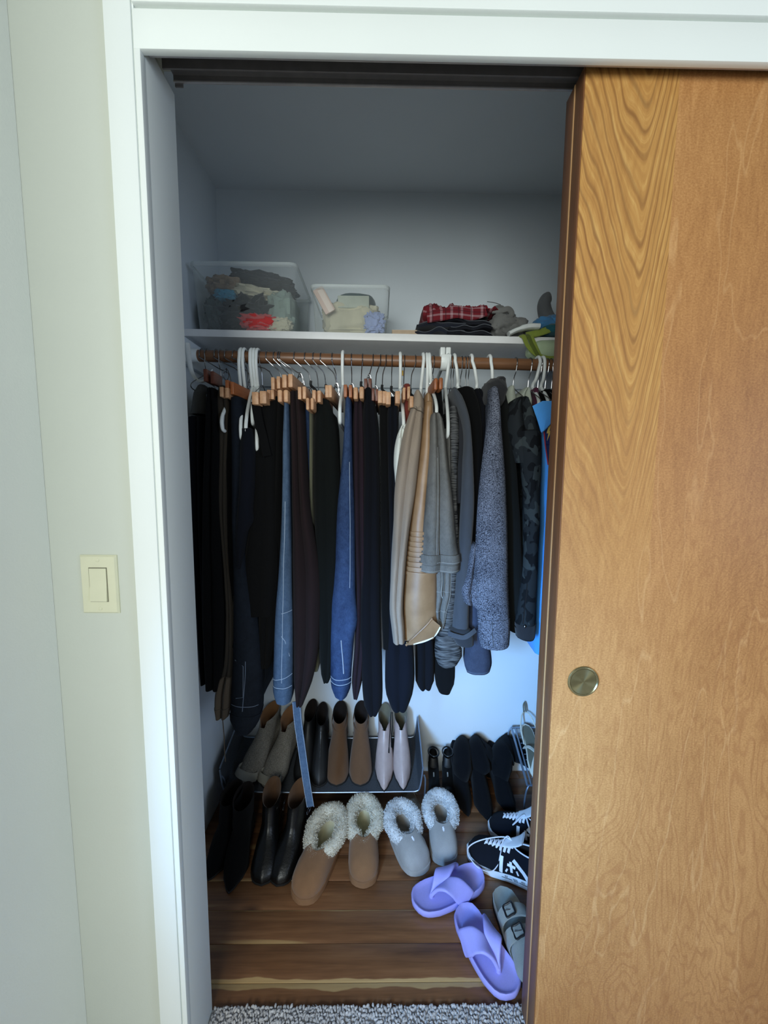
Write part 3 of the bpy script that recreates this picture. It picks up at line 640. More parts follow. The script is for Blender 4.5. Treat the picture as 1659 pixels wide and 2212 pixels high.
W('white plastic hanger with its curled end nearest the dark brown coat', (-0.0295,0.5170,1.7023), (-0.0347,0.5350,1.5949), (-0.0447,0.4000,1.4799), .40)
W('white plastic hanger second of the left pair with its end by the navy sleeve', (-0.0195,0.5170,1.7024), (-0.0216,0.5350,1.5951), (0.0118,0.3900,1.4573), .39)
W('white plastic hanger first of the three hooks together', (0.0032,0.5170,1.7027), (0.0017,0.5350,1.5953), (0.0278,0.3850,1.4569), .385)
W('white plastic hanger in the middle of the three hooks together', (0.0118,0.5170,1.7028), (0.0105,0.5350,1.5954), (0.0421,0.4000,1.5001), .40)
W('white plastic hanger last of the three hooks with a long straight end', (0.0217,0.5170,1.7029), (0.0193,0.5350,1.5984), (0.0533,0.4000,1.4251), .40)
W('white plastic hanger standing alone before the bare wall', (0.2870,0.5170,1.6922), (0.2865,0.5350,1.6027), (0.2898,0.4000,1.5052), .40)
W('white plastic hanger carrying the white camisole', (0.4662,0.5170,1.6943), (0.4669,0.5350,1.5946), (0.4719,0.4000,1.4720), .40)
W('white plastic hanger inside the beige jacket', (0.5381,0.5170,1.6951), (0.5331,0.5350,1.5953), (0.5185,0.4600,1.4938), .46)
W('white plastic hanger inside the tan leather jacket', (0.5496,0.5170,1.6952), (0.5524,0.5350,1.5869), (0.5491,0.4600,1.5009), .46)
W('white plastic hanger with its loop through the folded grey denim', (0.5568,0.5170,1.6953), (0.5638,0.5350,1.6056), (0.5650,0.4000,1.5157), .40)
W('white plastic hanger carrying the faded grey jeans', (0.6159,0.5170,1.6904), (0.6111,0.5350,1.5990), (0.5974,0.3900,1.4655), .39)
W('white plastic hanger inside the slate grey hooded top', (0.6361,0.5170,1.6907), (0.6492,0.5350,1.6066), (0.6628,0.4800,1.5327), .48)
W('white plastic hanger inside the plain black jacket', (0.6895,0.5170,1.6913), (0.7098,0.5350,1.6029), (0.7081,0.4800,1.5332), .48)
W('white plastic hanger inside the heathered jacket', (0.7472,0.5170,1.6920), (0.7580,0.5350,1.6177), (0.7535,0.4800,1.5336), .48)
W('white plastic hanger left of the two by the door', (0.9007,0.5170,1.6910), (0.8887,0.5350,1.6048), (0.8892,0.4800,1.5516), .48)
W('white plastic hanger right of the two by the door', (0.9152,0.5170,1.6911), (0.9153,0.5350,1.6051), (0.9176,0.4800,1.5519), .48)
def wire_hanger(label, hx, neck, wide=.10, drop=.050, mat='steel'):
    t = thing('wire_hanger', label, 'hanger', (hx, RY, rz(hx)), 'thin steel hangers on the rod')
    B().tube(hook_pts(hx, neck[0], neck[2]), .0016, 7).build('hook', mat, t)
    n = neck
    B().tube(smooth_path([(n[0], RY, n[2]), (n[0], RY-wide*.3, n[2]-drop*.3), (n[0], RY-wide, n[2]-drop), (n[0], RY-wide*.94, n[2]-drop-.016), (n[0], RY, n[2]-drop-.018), (n[0], RY+wide*.94, n[2]-drop-.016), (n[0], RY+wide, n[2]-drop), (n[0], RY+wide*.3, n[2]-drop*.3)], 4, True), .0015, 6, True).build('frame', mat, t)
    return t
def WH(lb, h, n, **k): wire_hanger(lb, h[0], n, **k)
WH('thin steel hanger second from the left end of the rod', (-0.1371,0.5170,1.6707), (-0.1421,0.5350,1.6363), drop=.05)
WH('thin steel hanger among the first jaws at the left', (-0.0944,0.5170,1.6712), (-0.0967,0.5350,1.6085))
WH('thin steel hanger between the two groups of white hooks', (-0.0161,0.5170,1.6721), (-0.0117,0.5350,1.5838))
WH('thin steel hanger just right of the three white hooks', (0.0295,0.5170,1.6726), (0.0325,0.5350,1.6042))
WH('thin steel hanger just right of the rod bracket', (0.6249,0.5170,1.6766), (0.6272,0.5350,1.6020))
WH('thin steel hanger second right of the rod bracket', (0.6321,0.5170,1.6767), (0.6347,0.5350,1.5992))
WH('thin steel hanger of the ruched charcoal top', (0.6596,0.5170,1.6770), (0.6580,0.5350,1.6081))
WH('left one of two thin steel hangers over the black jackets', (0.6711,0.5170,1.6772), (0.6744,0.5350,1.6025))
WH('right one of two thin steel hangers over the black jackets', (0.6798,0.5170,1.6773), (0.6832,0.5350,1.6026))
WH('thin steel hanger of the pale ribbed top', (0.8304,0.5170,1.6734), (0.8265,0.5350,1.6042))
WH('thin steel hanger of the sheer grey top', (0.8768,0.5170,1.6739), (0.8740,0.5350,1.6018))
WH('thin steel hanger between the two white ones by the door', (0.9088,0.5170,1.6743), (0.9052,0.5350,1.5993))
WH('thin steel hanger second from the door', (0.9305,0.5170,1.6745), (0.9288,0.5350,1.6024))
WH('last thin steel hanger right beside the door', (0.9436,0.5170,1.6747), (0.9495,0.5350,1.6026))

# ================================================================== clothes
class Cloth:
    """a garment hanging in the front-to-back plane: levels = (z, x left, x right[, front shift]) at its front edge"""
    def __init__(s, levels, yf=.40, yb=.80, lobes=1, g=.012, amp=.010, seed=0, rnd=.012, back=.16, slant=0.0, nz=40, wr=.0022, wf=9.0):
        s.L = sorted(levels, key=lambda q: -q[0]); s.yf, s.yb, s.lobes, s.g, s.amp, s.seed, s.rnd, s.back, s.slant, s.nz, s.wr, s.wf = yf, yb, lobes, g, amp*.4, seed, rnd, back, slant, nz, wr, wf
        s.z0, s.z1 = s.L[0][0], s.L[-1][0]
    def at(s, z):
        L = s.L; z = min(max(z, s.z1), s.z0)
        for i in range(len(L)-1):
            if z >= L[i+1][0]-1e-9:
                h = L[i+1][0]-L[i][0]
                if abs(h) < 1e-6: return [L[i][1], L[i][2], L[i][3] if len(L[i]) > 3 else 0]
                t = (z-L[i][0])/h; out = []
                for c in (1, 2, 3):
                    v = lambda q: (L[q][c] if len(L[q]) > c else 0.0)
                    m0 = (v(i+1)-v(i-1))/(L[i+1][0]-L[i-1][0])*h if i > 0 else v(i+1)-v(i)
                    m1 = (v(i+2)-v(i))/(L[i+2][0]-L[i][0])*h if i+2 < len(L) else v(i+1)-v(i)
                    t2, t3 = t*t, t*t*t
                    out.append((2*t3-3*t2+1)*v(i)+(t3-2*t2+t)*m0+(-2*t3+3*t2)*v(i+1)+(t3-t2)*m1)
                return out
        return [L[-1][1], L[-1][2], L[-1][3] if len(L[-1]) > 3 else 0]
    def front(s, z, q, off=0.0):
        xl, xr, dy = s.at(z); cx, hw = (xl+xr)/2, (xr-xl)/2
        lob = 1-abs(math.sin(s.lobes*PI*(q+1)/2)); k = min(1, hw/.02)
        y = s.yf+dy+s.g*k*lob*(1 if s.lobes > 1 else .6)+s.rnd*k*abs(q)**4
        y += s.wr*MN.noise(V((cx*7+q*1.3+s.seed*5, s.seed*3.1, z*s.wf)))*1.6
        sl = s.slant*q*max(0, 1-(z-s.z1)/.10)
        return V((cx+hw*q, y-off, z+sl))
    def ring(s, z, k=1.0):
        xl, xr, dy = s.at(z); cx, hw = (xl+xr)/2, (xr-xl)/2*k; pts = []
        m = 6*s.lobes+5
        for i in range(m): pts.append(s.front(z, -1+2*i/(m-1)))
        yF, yB = s.yf+dy+s.rnd+s.g, s.yb
        def side(t, sg):
            wob = s.amp*math.sin(6.28*1.4*t+s.seed*2.1+z*3)*t+s.wr*MN.noise(V((t*4, s.seed+sg, z*5)))*2
            w_ = max(min(hw, .003), hw*(1-(1-s.back)*min(1, max(0, t-.06)/.40)))*(1 if t < .9 else max(.25, 1-(t-.9)*7.5))
            return V((cx+sg*w_+wob, yF+(yB-yF)*t, z))
        for i in range(1, 10): pts.append(side(i/9, 1))
        for i in range(9, 0, -1): pts.append(side(i/9, -1))
        if k != 1: pts = [V((cx+(p.x-cx)*k, s.yf+dy+(p.y-s.yf-dy)*(.98)+.006, p.z)) for p in pts]
        return pts
    def mesh(s, hollow=True):
        zs = [s.z0+(s.z1-s.z0)*i/s.nz for i in range(s.nz+1)]
        top = s.ring(zs[0]); tc = [V((p.x, p.y, p.z+.004)) for p in s.ring(zs[0], .6)]
        rings = [tc, top]+[s.ring(z) for z in zs[1:]]
        if hollow:
            for dz, k in ((.0005, .82), (.03, .70)): rings.append([V((p.x, p.y, p.z+dz)) for p in s.ring(zs[-1], k)])
        return B().loft(rings)
    def line(s, z0, z1, q, n=24, r=.0011, off=.0003):
        qq = q if callable(q) else (lambda t: q)
        return B().tube([s.front(z0+(z1-z0)*i/n, qq(i/n), off) for i in range(n+1)], r, 5)
    def hline(s, z, q0=-.98, q1=.98, n=10, r=.0011, tilt=0.0, off=.0004):
        return B().tube([s.front(z+tilt*(q0+(q1-q0)*i/n), q0+(q1-q0)*i/n, off) for i in range(n+1)], r, 5)
    def collar_ring(s, za, zb, k=1.04, off=.002):
        """a band (cuff, waistband) standing just proud of the cloth"""
        rings = []
        for z, e in ((za, 0), (za, 1), ((za+zb)/2, 1), (zb, 1), (zb, 0)):
            r_ = s.ring(z); c = V((sum(p.x for p in r_)/len(r_), sum(p.y for p in r_)/len(r_), 0))
            rings.append([V((c.x+(p.x-c.x)*(1+e*(k-1)), p.y-e*off if p.y < c.y else p.y+e*off*.5, p.z)) for p in r_])
        return B().loft(rings, False, False)
TG = 'trousers and jeans hanging on the rod'; JG = 'tops and jackets hanging on the rod'
for n_, c_ in dict(k_black=(9, 9, 10), k_navyblack=(11, 12, 18), k_navy=(12, 15, 24), k_brown=(56, 49, 40), k_maroon=(32, 22, 23), k_plum=(36, 25, 32), k_green=(11, 14, 13), k_olive=(92, 92, 74),
                   k_grey=(74, 73, 70), k_slate=(66, 70, 77), k_dslate=(44, 46, 51), k_rust=(112, 48, 40), k_white=(228, 232, 226), k_beige=(148, 133, 118), k_fleece=(18, 20, 20), k_blue=(84, 162, 238),
                   k_sheer=(178, 184, 170), k_wine=(86, 40, 62), k_charc=(40, 40, 43), k_tanlin=(88, 76, 62), k_printnavy=(28, 38, 84), k_gold=(204, 170, 86), k_red=(170, 46, 60), k_lin=(236, 236, 230)).items():
    M[n_] = fabric(n_, S(*c_), .2, fuzz=.02 if sum(c_) < 120 else .12)
M['d_dark'] = denim('dark_indigo_denim', S(14, 18, 25), S(30, 37, 48)); M['d_mid'] = denim('mid_blue_denim', S(50, 68, 90), S(92, 112, 136)); M['d_bright'] = denim('bright_blue_denim', S(29, 42, 70), S(64, 86, 124))
M['d_grey'] = denim('acid_grey_denim', S(66, 66, 64), S(116, 114, 110), .8); M['d_slate'] = denim('slate_denim', S(46, 52, 68), S(72, 78, 96)); M['stitch'] = plain('pale_stitching', S(146, 160, 178), .9); M['stitch_dim'] = plain('dim_stitching', S(92, 104, 122), .9)
M['stitch_grey'] = plain('grey_stitching', S(140, 140, 136), .9)
M['heather_blue'] = heather('heathered_blue_knit', S(37, 40, 50), S(122, 127, 142), (330, 330, 520), .11); M['heather_cuff'] = M['heather_blue']
M['spacedye'] = heather('space_dyed_knit', S(30, 31, 34), S(106, 106, 106), (22, 22, 330), .13); M['camo'] = camo('dark_camouflage')
lt = N('tan_leather', .42); lt.col(lt.ramp(lt.noise(lt.coord(), 18, 4), [(.3, S(136, 105, 74)), (.7, S(160, 127, 94))])); lt.bump(lt.noise(lt.coord(), 420, 3), .2, .001); M['leather_tan'] = lt.m
M['leather_hem'] = plain('tan_leather_edge', S(140, 104, 70), .45)
def gar(name, label, cat, c, mat, group, part=None):
    if part is None:
        o = c.mesh().build(name, mat, sharp=70); return tag(o, label, cat, group)
    p0 = c.front(c.z1, 0); t = thing(name, label, cat, (p0.x, c.yf, c.z1), group); c.mesh().build(part, mat, t, 70); return t
K = Cloth
# --- from the left jamb
c = K([(1.584,-0.1360,-0.1144),(1.566,-0.1529,-0.1069),(1.533,-0.1597,-0.1068),(1.502,-0.1665,-0.1120)], .45, .72, 1, .01, .004, 1); gar('folded_shirt', 'grey folded top on a hanger against the left jamb', 'top', c, 'k_grey', JG)
c = K([(1.490,-0.1624,-0.1115),(1.219,-0.1671,-0.1191),(0.936,-0.1649,-0.1214),(0.665,-0.1573,-0.1228)], .43, .78, 2, .012, .006, 2); gar('trousers', 'navy black trousers nearest the left jamb under the grey top', 'trousers', c, 'k_navyblack', TG)
c = K([(1.565,-0.0873,-0.0665),(1.486,-0.0981,-0.0589),(1.222,-0.1188,-0.0653),(0.946,-0.1323,-0.0652),(0.744,-0.1332,-0.0706),(0.662,-0.1322,-0.0803)], .40, .78, 2, .014, .008, 3); gar('trousers', 'long black trousers left of the dark brown coat', 'trousers', c, 'k_black', TG)
c = K([(1.574,-0.0622,-0.0359),(1.528,-0.0717,-0.0242),(1.462,-0.0647,-0.0315),(1.221,-0.0716,-0.0486),(1.012,-0.0636,-0.0415),(0.898,-0.0632,-0.0381),(0.752,-0.0736,-0.0440),(0.692,-0.0898,-0.0501)], .415, .76, 2, .010, .008, 4)
t = gar('coat', 'dark brown coat at the left with a thin belt cord below', 'coat', c, 'k_brown', JG, 'body')
c2 = K([(0.698,-0.0882,-0.0475),(0.653,-0.1024,-0.0531),(0.608,-0.1069,-0.0573),(0.567,-0.1012,-0.0657)], .405, .52, 2, .014, .004, 5, nz=14); c2.mesh().build('sleeve_end', 'k_tanlin', t, 70); c2.collar_ring(c2.z1+.034, c2.z1+.002).build('cuff', 'k_tanlin', t, 70)
B().tube(smooth_path([(-0.0849,0.4300,0.5517), (-0.0822,0.4300,0.4988), (-0.0823,0.4300,0.4518), (-0.0807,0.4300,0.4123)], 5), .0016, 6).build('belt_cord', 'k_tanlin', t)
c = K([(1.554,-0.0517,-0.0253),(1.377,-0.0469,-0.0294),(1.082,-0.0509,-0.0372),(0.793,-0.0573,-0.0404)], .42, .76, 1, .01, .008, 6); gar('trousers', 'narrow black trousers between the brown coat and the indigo jeans', 'trousers', c, 'k_black', TG)
c = K([(1.540,-0.0213,0.0123),(1.356,-0.0245,0.0098),(1.156,-0.0280,-0.0012),(0.976,-0.0322,0.0209),(0.877,-0.0353,0.0361),(0.733,-0.0425,0.0465),(0.629,-0.0514,0.0412),(0.560,-0.0535,0.0325),(0.524,-0.0377,0.0090)], .395, .77, 1, .012, .008, 7)
t = gar('jeans', 'dark indigo jeans hung upside down at the left with waistband lowest', 'jeans', c, 'd_dark', TG, 'leg')
c.collar_ring(c.z1+.062, c.z1+.016, 1.03, .0015).build('waistband', 'd_dark', t, 70)
c.line(c.z1+.24, c.z1+.08, lambda q: .05-.1*q).build('seam', 'stitch_dim', t); c.hline(c.z1+.094, -.9, .9).build('seam', 'stitch_dim', t)
B().tube([c.front(z, q, .0005) for z, q in ((c.z1+.24, -.75), (c.z1+.225, -.1), (c.z1+.125, -.05), (c.z1+.12, -.55))], .0011, 5).build('pocket_seam', 'stitch_dim', t)
c = K([(1.452,0.0114,0.0410),(1.408,0.0075,0.0476),(1.291,0.0002,0.0420),(1.225,-0.0070,0.0364),(1.192,-0.0106,0.0382),(1.158,-0.0116,0.0201),(1.091,-0.0083,0.0050),(1.050,-0.0069,-0.0015)], .38, .72, 1, .010, .006, 8, nz=44); gar('knit_top', 'navy knit top ending in a point in front of the indigo jeans', 'top', c, 'k_navy', JG)
c = K([(1.531,0.0468,0.1016),(1.423,0.0401,0.1020),(1.291,0.0368,0.1021),(1.156,0.0158,0.1021),(1.017,-0.0016,0.0994),(0.898,0.0061,0.0861)], .40, .78, 2, .006, .010, 9)
t = gar('coat', 'black coat with a straight hem right of the navy knit top', 'coat', c, 'k_black', JG, 'body')
B().ribbon(smooth_path([(0.0551,0.3900,1.5266), (0.0623,0.3880,1.4793), (0.0735,0.3900,1.4283), (0.0827,0.3950,1.3767)], 5), .012, .003, (1, .3, 0)).build('lapel', 'k_black', t)
c = K([(1.544,0.0925,0.1280),(1.358,0.0793,0.1181),(1.085,0.0515,0.1063),(0.871,0.0353,0.0911),(0.776,0.0358,0.0780),(0.731,0.0432,0.0672)], .41, .76, 2, .010, .008, 10); gar('trousers', 'black trousers showing below the hem of the black coat', 'trousers', c, 'k_black', TG)
c = K([(1.528,0.1365,0.1467),(1.422,0.1294,0.1463),(1.226,0.1220,0.1457),(1.023,0.1062,0.1451),(0.884,0.0940,0.1456),(0.741,0.0856,0.1434),(0.668,0.0855,0.1409),(0.633,0.0917,0.1375)], .38, .74, 1, .016, .008, 11, wr=.003)
t = gar('jeans', 'faded mid blue jeans with a slim leg', 'jeans', c, 'd_mid', TG, 'leg'); c.line(c.z0-.28, c.z1+.07, lambda q: .06).build('seam', 'stitch', t)
c.collar_ring(c.z1+.050, c.z1+.012, 1.03, .0015).build('waistband', 'd_mid', t, 70); c.hline(c.z1+.052).build('seam', 'stitch', t); c.hline(c.z1+.082, tilt=.008).build('seam', 'stitch', t); c.hline(c.z1+.285, -.1, .98, tilt=.004).build('seam', 'stitch', t)
B().tube([c.front(z, q, .0005) for z, q in ((c.z1+.215, -.05), (c.z1+.20, .35), (c.z1+.15, .8))], .0011, 5).build('pocket_seam', 'stitch', t)
c = K([(1.557,0.1461,0.1823),(1.423,0.1465,0.1884),(1.225,0.1460,0.1993),(1.048,0.1445,0.2257),(0.951,0.1430,0.2290),(0.808,0.1435,0.2222),(0.706,0.1433,0.2046),(0.662,0.1454,0.1902),(0.619,0.1518,0.1728)], .39, .78, 2, .016, .010, 12, wr=.003); gar('trousers', 'wide maroon black trousers right of the faded blue jeans', 'trousers', c, 'k_maroon', TG)
c = K([(1.542,0.1781,0.1931),(1.414,0.1807,0.1945),(1.149,0.1817,0.1959),(0.856,0.1783,0.1928)], .45, .74, 1, .008, .005, 13); gar('jeans', 'narrow strip of blue jeans left of the olive trousers', 'jeans', c, 'd_bright', TG)
c = K([(1.534,0.1958,0.2079),(1.359,0.1952,0.2048),(1.080,0.1922,0.2048),(0.727,0.1970,0.2172),(0.709,0.1997,0.2142)], .435, .74, 1, .008, .004, 14); gar('trousers', 'slim olive trousers seen as a thin strip', 'trousers', c, 'k_olive', TG)
c = K([(1.540,0.2163,0.2545),(1.491,0.2131,0.2715),(1.359,0.2091,0.2856),(1.224,0.2105,0.2892),(0.944,0.2147,0.2842),(0.799,0.2204,0.2767),(0.707,0.2267,0.2607),(0.685,0.2350,0.2506)], .41, .80, 2, .008, .008, 15); gar('trousers', 'black green trousers left of the gap of bare wall', 'trousers', c, 'k_green', TG)
c = K([(1.542,0.3065,0.3208),(1.463,0.3024,0.3221),(1.359,0.2943,0.3247),(1.226,0.2806,0.3300),(1.063,0.2732,0.3328),(0.951,0.2645,0.3342),(0.887,0.2614,0.3398),(0.830,0.2597,0.3288),(0.736,0.2578,0.3232),(0.677,0.2602,0.3190),(0.643,0.2713,0.3078)], .39, .76, 1, .016, .006, 16, wr=.004, wf=14)
t = gar('jeans', 'bright blue jeans in the middle of the rod', 'jeans', c, 'd_bright', TG, 'leg')
c.collar_ring(c.z1+.046, c.z1+.010, 1.03, .0015).build('waistband', 'd_bright', t, 70); c.hline(c.z1+.050).build('seam', 'stitch', t); c.hline(c.z1+.066).build('seam', 'stitch', t)
c.line(c.z0-.18, c.z1+.35, .55, r=.0010).build('seam', 'stitch', t); c.line(c.z1+.19, c.z1+.085, lambda q: -.05+.35*q, r=.0018).build('pocket_seam', 'stitch', t)
c = K([(1.546,0.3299,0.3537),(1.465,0.3246,0.3605),(1.225,0.3273,0.3640),(0.945,0.3344,0.3678),(0.799,0.3303,0.3641),(0.680,0.3218,0.3531),(0.632,0.3275,0.3404)], .41, .78, 2, .012, .008, 17); gar('trousers', 'plum black trousers right of the bright blue jeans', 'trousers', c, 'k_plum', TG)
c = K([(1.570,0.3619,0.3776),(1.491,0.3542,0.3977),(1.360,0.3586,0.4039),(1.089,0.3540,0.4072),(0.876,0.3489,0.4115),(0.731,0.3521,0.4168),(0.611,0.3609,0.4163),(0.583,0.3752,0.4023)], .40, .80, 2, .008, .008, 18); gar('trousers', 'long black trousers ending over the brown suede boots', 'trousers', c, 'k_navyblack', TG)
c = K([(1.537,0.4014,0.4266),(1.360,0.4066,0.4310),(0.943,0.4125,0.4433),(0.790,0.4193,0.4449)], .415, .80, 1, .010, .008, 19); gar('trousers', 'black trousers with tan clamp jaws between the two longest pairs', 'trousers', c, 'k_black', TG)
c = K([(1.546,0.4316,0.4514),(1.492,0.4242,0.4587),(1.360,0.4281,0.4549),(1.088,0.4361,0.4718),(0.904,0.4295,0.4993),(0.728,0.4254,0.5175),(0.646,0.4289,0.5131),(0.592,0.4480,0.4953)], .405, .80, 2, .010, .008, 20)
t = gar('lounge_trousers', 'black navy lounge trousers with two hanging drawstrings', 'trousers', c, 'k_navy', TG, 'leg')
B().tube(smooth_path([(0.4453,0.4100,0.5929), (0.4428,0.4080,0.5453), (0.4405,0.4100,0.4977), (0.4394,0.4100,0.4573)], 4), [.0014]*11+[.0022,.0022], 6).build('drawstring', 'k_black', t)
B().tube(smooth_path([(0.4496,0.4100,0.5929), (0.4500,0.4080,0.5453), (0.4462,0.4100,0.5054), (0.4479,0.4100,0.4760)], 4), [.0014]*11+[.0022,.0022], 6).build('drawstring', 'k_black', t)
c = K([(1.456,0.4607,0.4738),(1.441,0.4543,0.4805),(1.406,0.4469,0.4876),(1.360,0.4448,0.4830),(1.321,0.4478,0.4650),(1.278,0.4509,0.4576)], .385, .62, 2, .010, .004, 21, nz=24)
t = gar('camisole', 'white satin camisole hooked on a plastic hanger', 'top', c, 'k_white', JG, 'body'); B().tube(smooth_path([(0.4583,0.3830,1.4312), (0.4632,0.3830,1.4557), (0.4713,0.3900,1.4669), (0.4815,0.3830,1.4507), (0.4858,0.3830,1.4250)], 4), .0022, 6).build('strap', 'k_white', t)
B().tube([(p[0]+.0045*math.cos(a), p[1], p[2]+.006*math.sin(a)) for p in ((0.4805,0.3900,1.4644),) for a in [k*PI/6 for k in range(12)]], .0010, 6, True).build('strap_ring', 'k_lin', t)
c = K([(1.588,0.4722,0.4924),(1.573,0.4765,0.4886),(1.522,0.4758,0.4920),(1.469,0.4792,0.4955),(1.436,0.4851,0.4974),(1.362,0.4917,0.5027)], .43, .70, 1, .006, .004, 22); gar('strap_dress', 'rust red gathered garment right of the white camisole', 'dress', c, 'k_rust', JG)
c = K([(1.544,0.4984,0.5148),(1.431,0.4918,0.5195),(1.080,0.5055,0.5369),(0.814,0.5227,0.5795),(0.664,0.5252,0.5857),(0.639,0.5359,0.5773)], .445, .78, 2, .012, .008, 23); gar('trousers', 'black slate trousers showing below the tan leather jacket', 'trousers', c, 'k_navyblack', TG)
c = K([(1.584,0.5688,0.5881),(1.501,0.5706,0.5970),(1.222,0.5823,0.6250),(0.779,0.5846,0.6510),(0.655,0.5903,0.6543),(0.621,0.6030,0.6418)], .455, .78, 1, .016, .008, 24); gar('trousers', 'black trousers with a rounded end below the space dyed sleeve', 'trousers', c, 'k_black', TG)
# --- beige jacket, tan leather jacket
c = K([(1.511,0.4905,0.5248),(1.448,0.4710,0.5221),(1.359,0.4554,0.5147),(1.282,0.4472,0.5069),(1.164,0.4446,0.4905),(1.030,0.4394,0.4792),(0.934,0.4363,0.4752),(0.879,0.4423,0.4799),(0.833,0.4481,0.4819)], .36, .50, 2, .009, .008, 25, wr=.004)
t = gar('jacket', 'beige suede jacket with a long sleeve hanging in front', 'jacket', c, 'k_beige', JG, 'sleeve')
K([(1.558,0.5021,0.5149),(1.540,0.4985,0.5254),(1.515,0.4925,0.5284),(1.487,0.4852,0.5277)], .37, .80, 1, .02, .004, 26, nz=14).mesh().build('shoulder', 'k_beige', t, 70)
K([(1.509,0.5199,0.5374),(1.216,0.5142,0.5322),(0.908,0.5114,0.5268)], .52, .78, 1, .01, .008, 27).mesh().build('body', 'k_beige', t, 70)
B().tube([c.front(c.z0-.006, -1+2*i/10, .001)+V((0, 0, .006*math.cos(i/10*PI))) for i in range(11)], .0014, 6).build('sleeve_seam', 'k_tanlin', t)
c = K([(1.529,0.5301,0.5532),(1.489,0.5256,0.5567),(1.438,0.5201,0.5591),(1.360,0.5136,0.5555),(1.229,0.5000,0.5476),(1.149,0.4919,0.5625),(1.040,0.4828,0.5756),(0.957,0.4785,0.5774),(0.894,0.4793,0.5816),(0.848,0.4813,0.5799)], .375, .52, 1, .020, .004, 28, slant=.020, wr=.002)
t = gar('jacket', 'tan leather jacket with quilted ribs on the sleeve', 'jacket', c, 'leather_tan', JG, 'sleeve')
K([(1.555,0.5340,0.5470),(1.539,0.5303,0.5551),(1.510,0.5283,0.5584)], .39, .80, 1, .02, .004, 29, nz=12).mesh().build('shoulder', 'leather_tan', t, 70)
K([(1.511,0.5533,0.5710),(0.905,0.5556,0.5773)], .53, .78, 1, .01, .008, 30).mesh().build('body', 'leather_tan', t, 70)
zA, zB = (0.5117,0.3750,1.1596)[2], (0.5137,0.3750,1.0401)[2]
for k in range(9):
    z = zA+(zB-zA)*k/8
    c.collar_ring(z+.0043, z-.0043, 1.03, .0055).build('rib', 'leather_tan', t, 70)
B().tube(smooth_path([(0.4855,0.3720,0.8260), (0.5091,0.3660,0.8542), (0.5424,0.3660,0.8880), (0.5615,0.3700,0.9089)], 5), .0034, 8).build('zip_edge', 'leather_hem', t)
B().loft([[V(p) for p in r] for r in (((0.5612,0.3680,0.9069), (0.5854,0.3720,0.8857), (0.5832,0.3740,0.8764), (0.5566,0.3720,0.8941)), ((0.5220,0.3620,0.8700), (0.5677,0.3680,0.8564), (0.5658,0.3720,0.8461), (0.5203,0.3700,0.8582)), ((0.4889,0.3640,0.8354), (0.5071,0.3700,0.8341), (0.5062,0.3740,0.8266), (0.4882,0.3720,0.8260)))]).build('cuff_flap', 'leather_tan', t)
B().tube(smooth_path([(0.5075,0.3740,0.8294), (0.5440,0.3720,0.8404), (0.5710,0.3720,0.8575), (0.5858,0.3740,0.8821)], 5), .0026, 6).build('cuff_lining', 'k_lin', t)
B().lump((0.4874,0.3620,0.8391), (.003, .003, .003), 1, 1, 0).build('snap', 'brass', t)
# --- grey denim
c = K([(1.494,0.5467,0.5719),(1.479,0.5432,0.5811),(1.410,0.5433,0.5917),(1.309,0.5389,0.6070),(1.232,0.5340,0.6168),(1.127,0.5255,0.6301),(1.082,0.5224,0.6392),(1.050,0.5216,0.6375)], .35, .50, 2, .016, .004, 31, wr=.003, wf=12)
t = gar('jeans', 'acid washed grey jeans folded over a hanger with raw hems', 'jeans', c, 'd_grey', TG, 'leg')
c.collar_ring(c.z1+.050, c.z1+.026, 1.03, .0045).build('hem', 'd_grey', t, 70); c.collar_ring(c.z1+.020, c.z1-.001, 1.0, .0025).build('hem', 'd_grey', t, 70)
c.line(c.z0-.09, c.z1+.03, -.12, r=.0022).build('seam', 'd_grey', t); c.line(c.z0-.12, c.z1+.03, -.20, r=.0010).build('seam', 'stitch_grey', t); c.hline(c.z1+.028, -.2, .98, r=.0012, off=.005).build('seam', 'stitch_grey', t); c.hline(c.z1+.003, -.95, .95, r=.0012, off=.003).build('seam', 'stitch_grey', t)
c = K([(1.455,0.5832,0.6043),(1.433,0.5811,0.6088),(1.361,0.5867,0.6106),(1.228,0.5791,0.6140),(1.043,0.5669,0.6256),(0.966,0.5685,0.6235),(0.924,0.5667,0.6136),(0.888,0.5743,0.6048),(0.866,0.5831,0.5984)], .39, .62, 2, .014, .004, 32, wr=.004, wf=14)
t = gar('jeans', 'faded grey jeans below the acid washed pair', 'jeans', c, 'd_grey', TG, 'leg'); c.hline(c.z1+.055).build('seam', 'stitch_grey', t); c.hline(c.z1+.115).build('seam', 'stitch_grey', t); c.line(c.z1+.19, c.z1+.01, .75).build('seam', 'stitch_grey', t)
B().tube(smooth_path([(0.5881,0.3780,1.0452), (0.5889,0.3780,1.0093), (0.5865,0.3760,0.9822), (0.5909,0.3760,0.9683)], 4), .0014, 6).build('drawcord', 'stitch_grey', t)
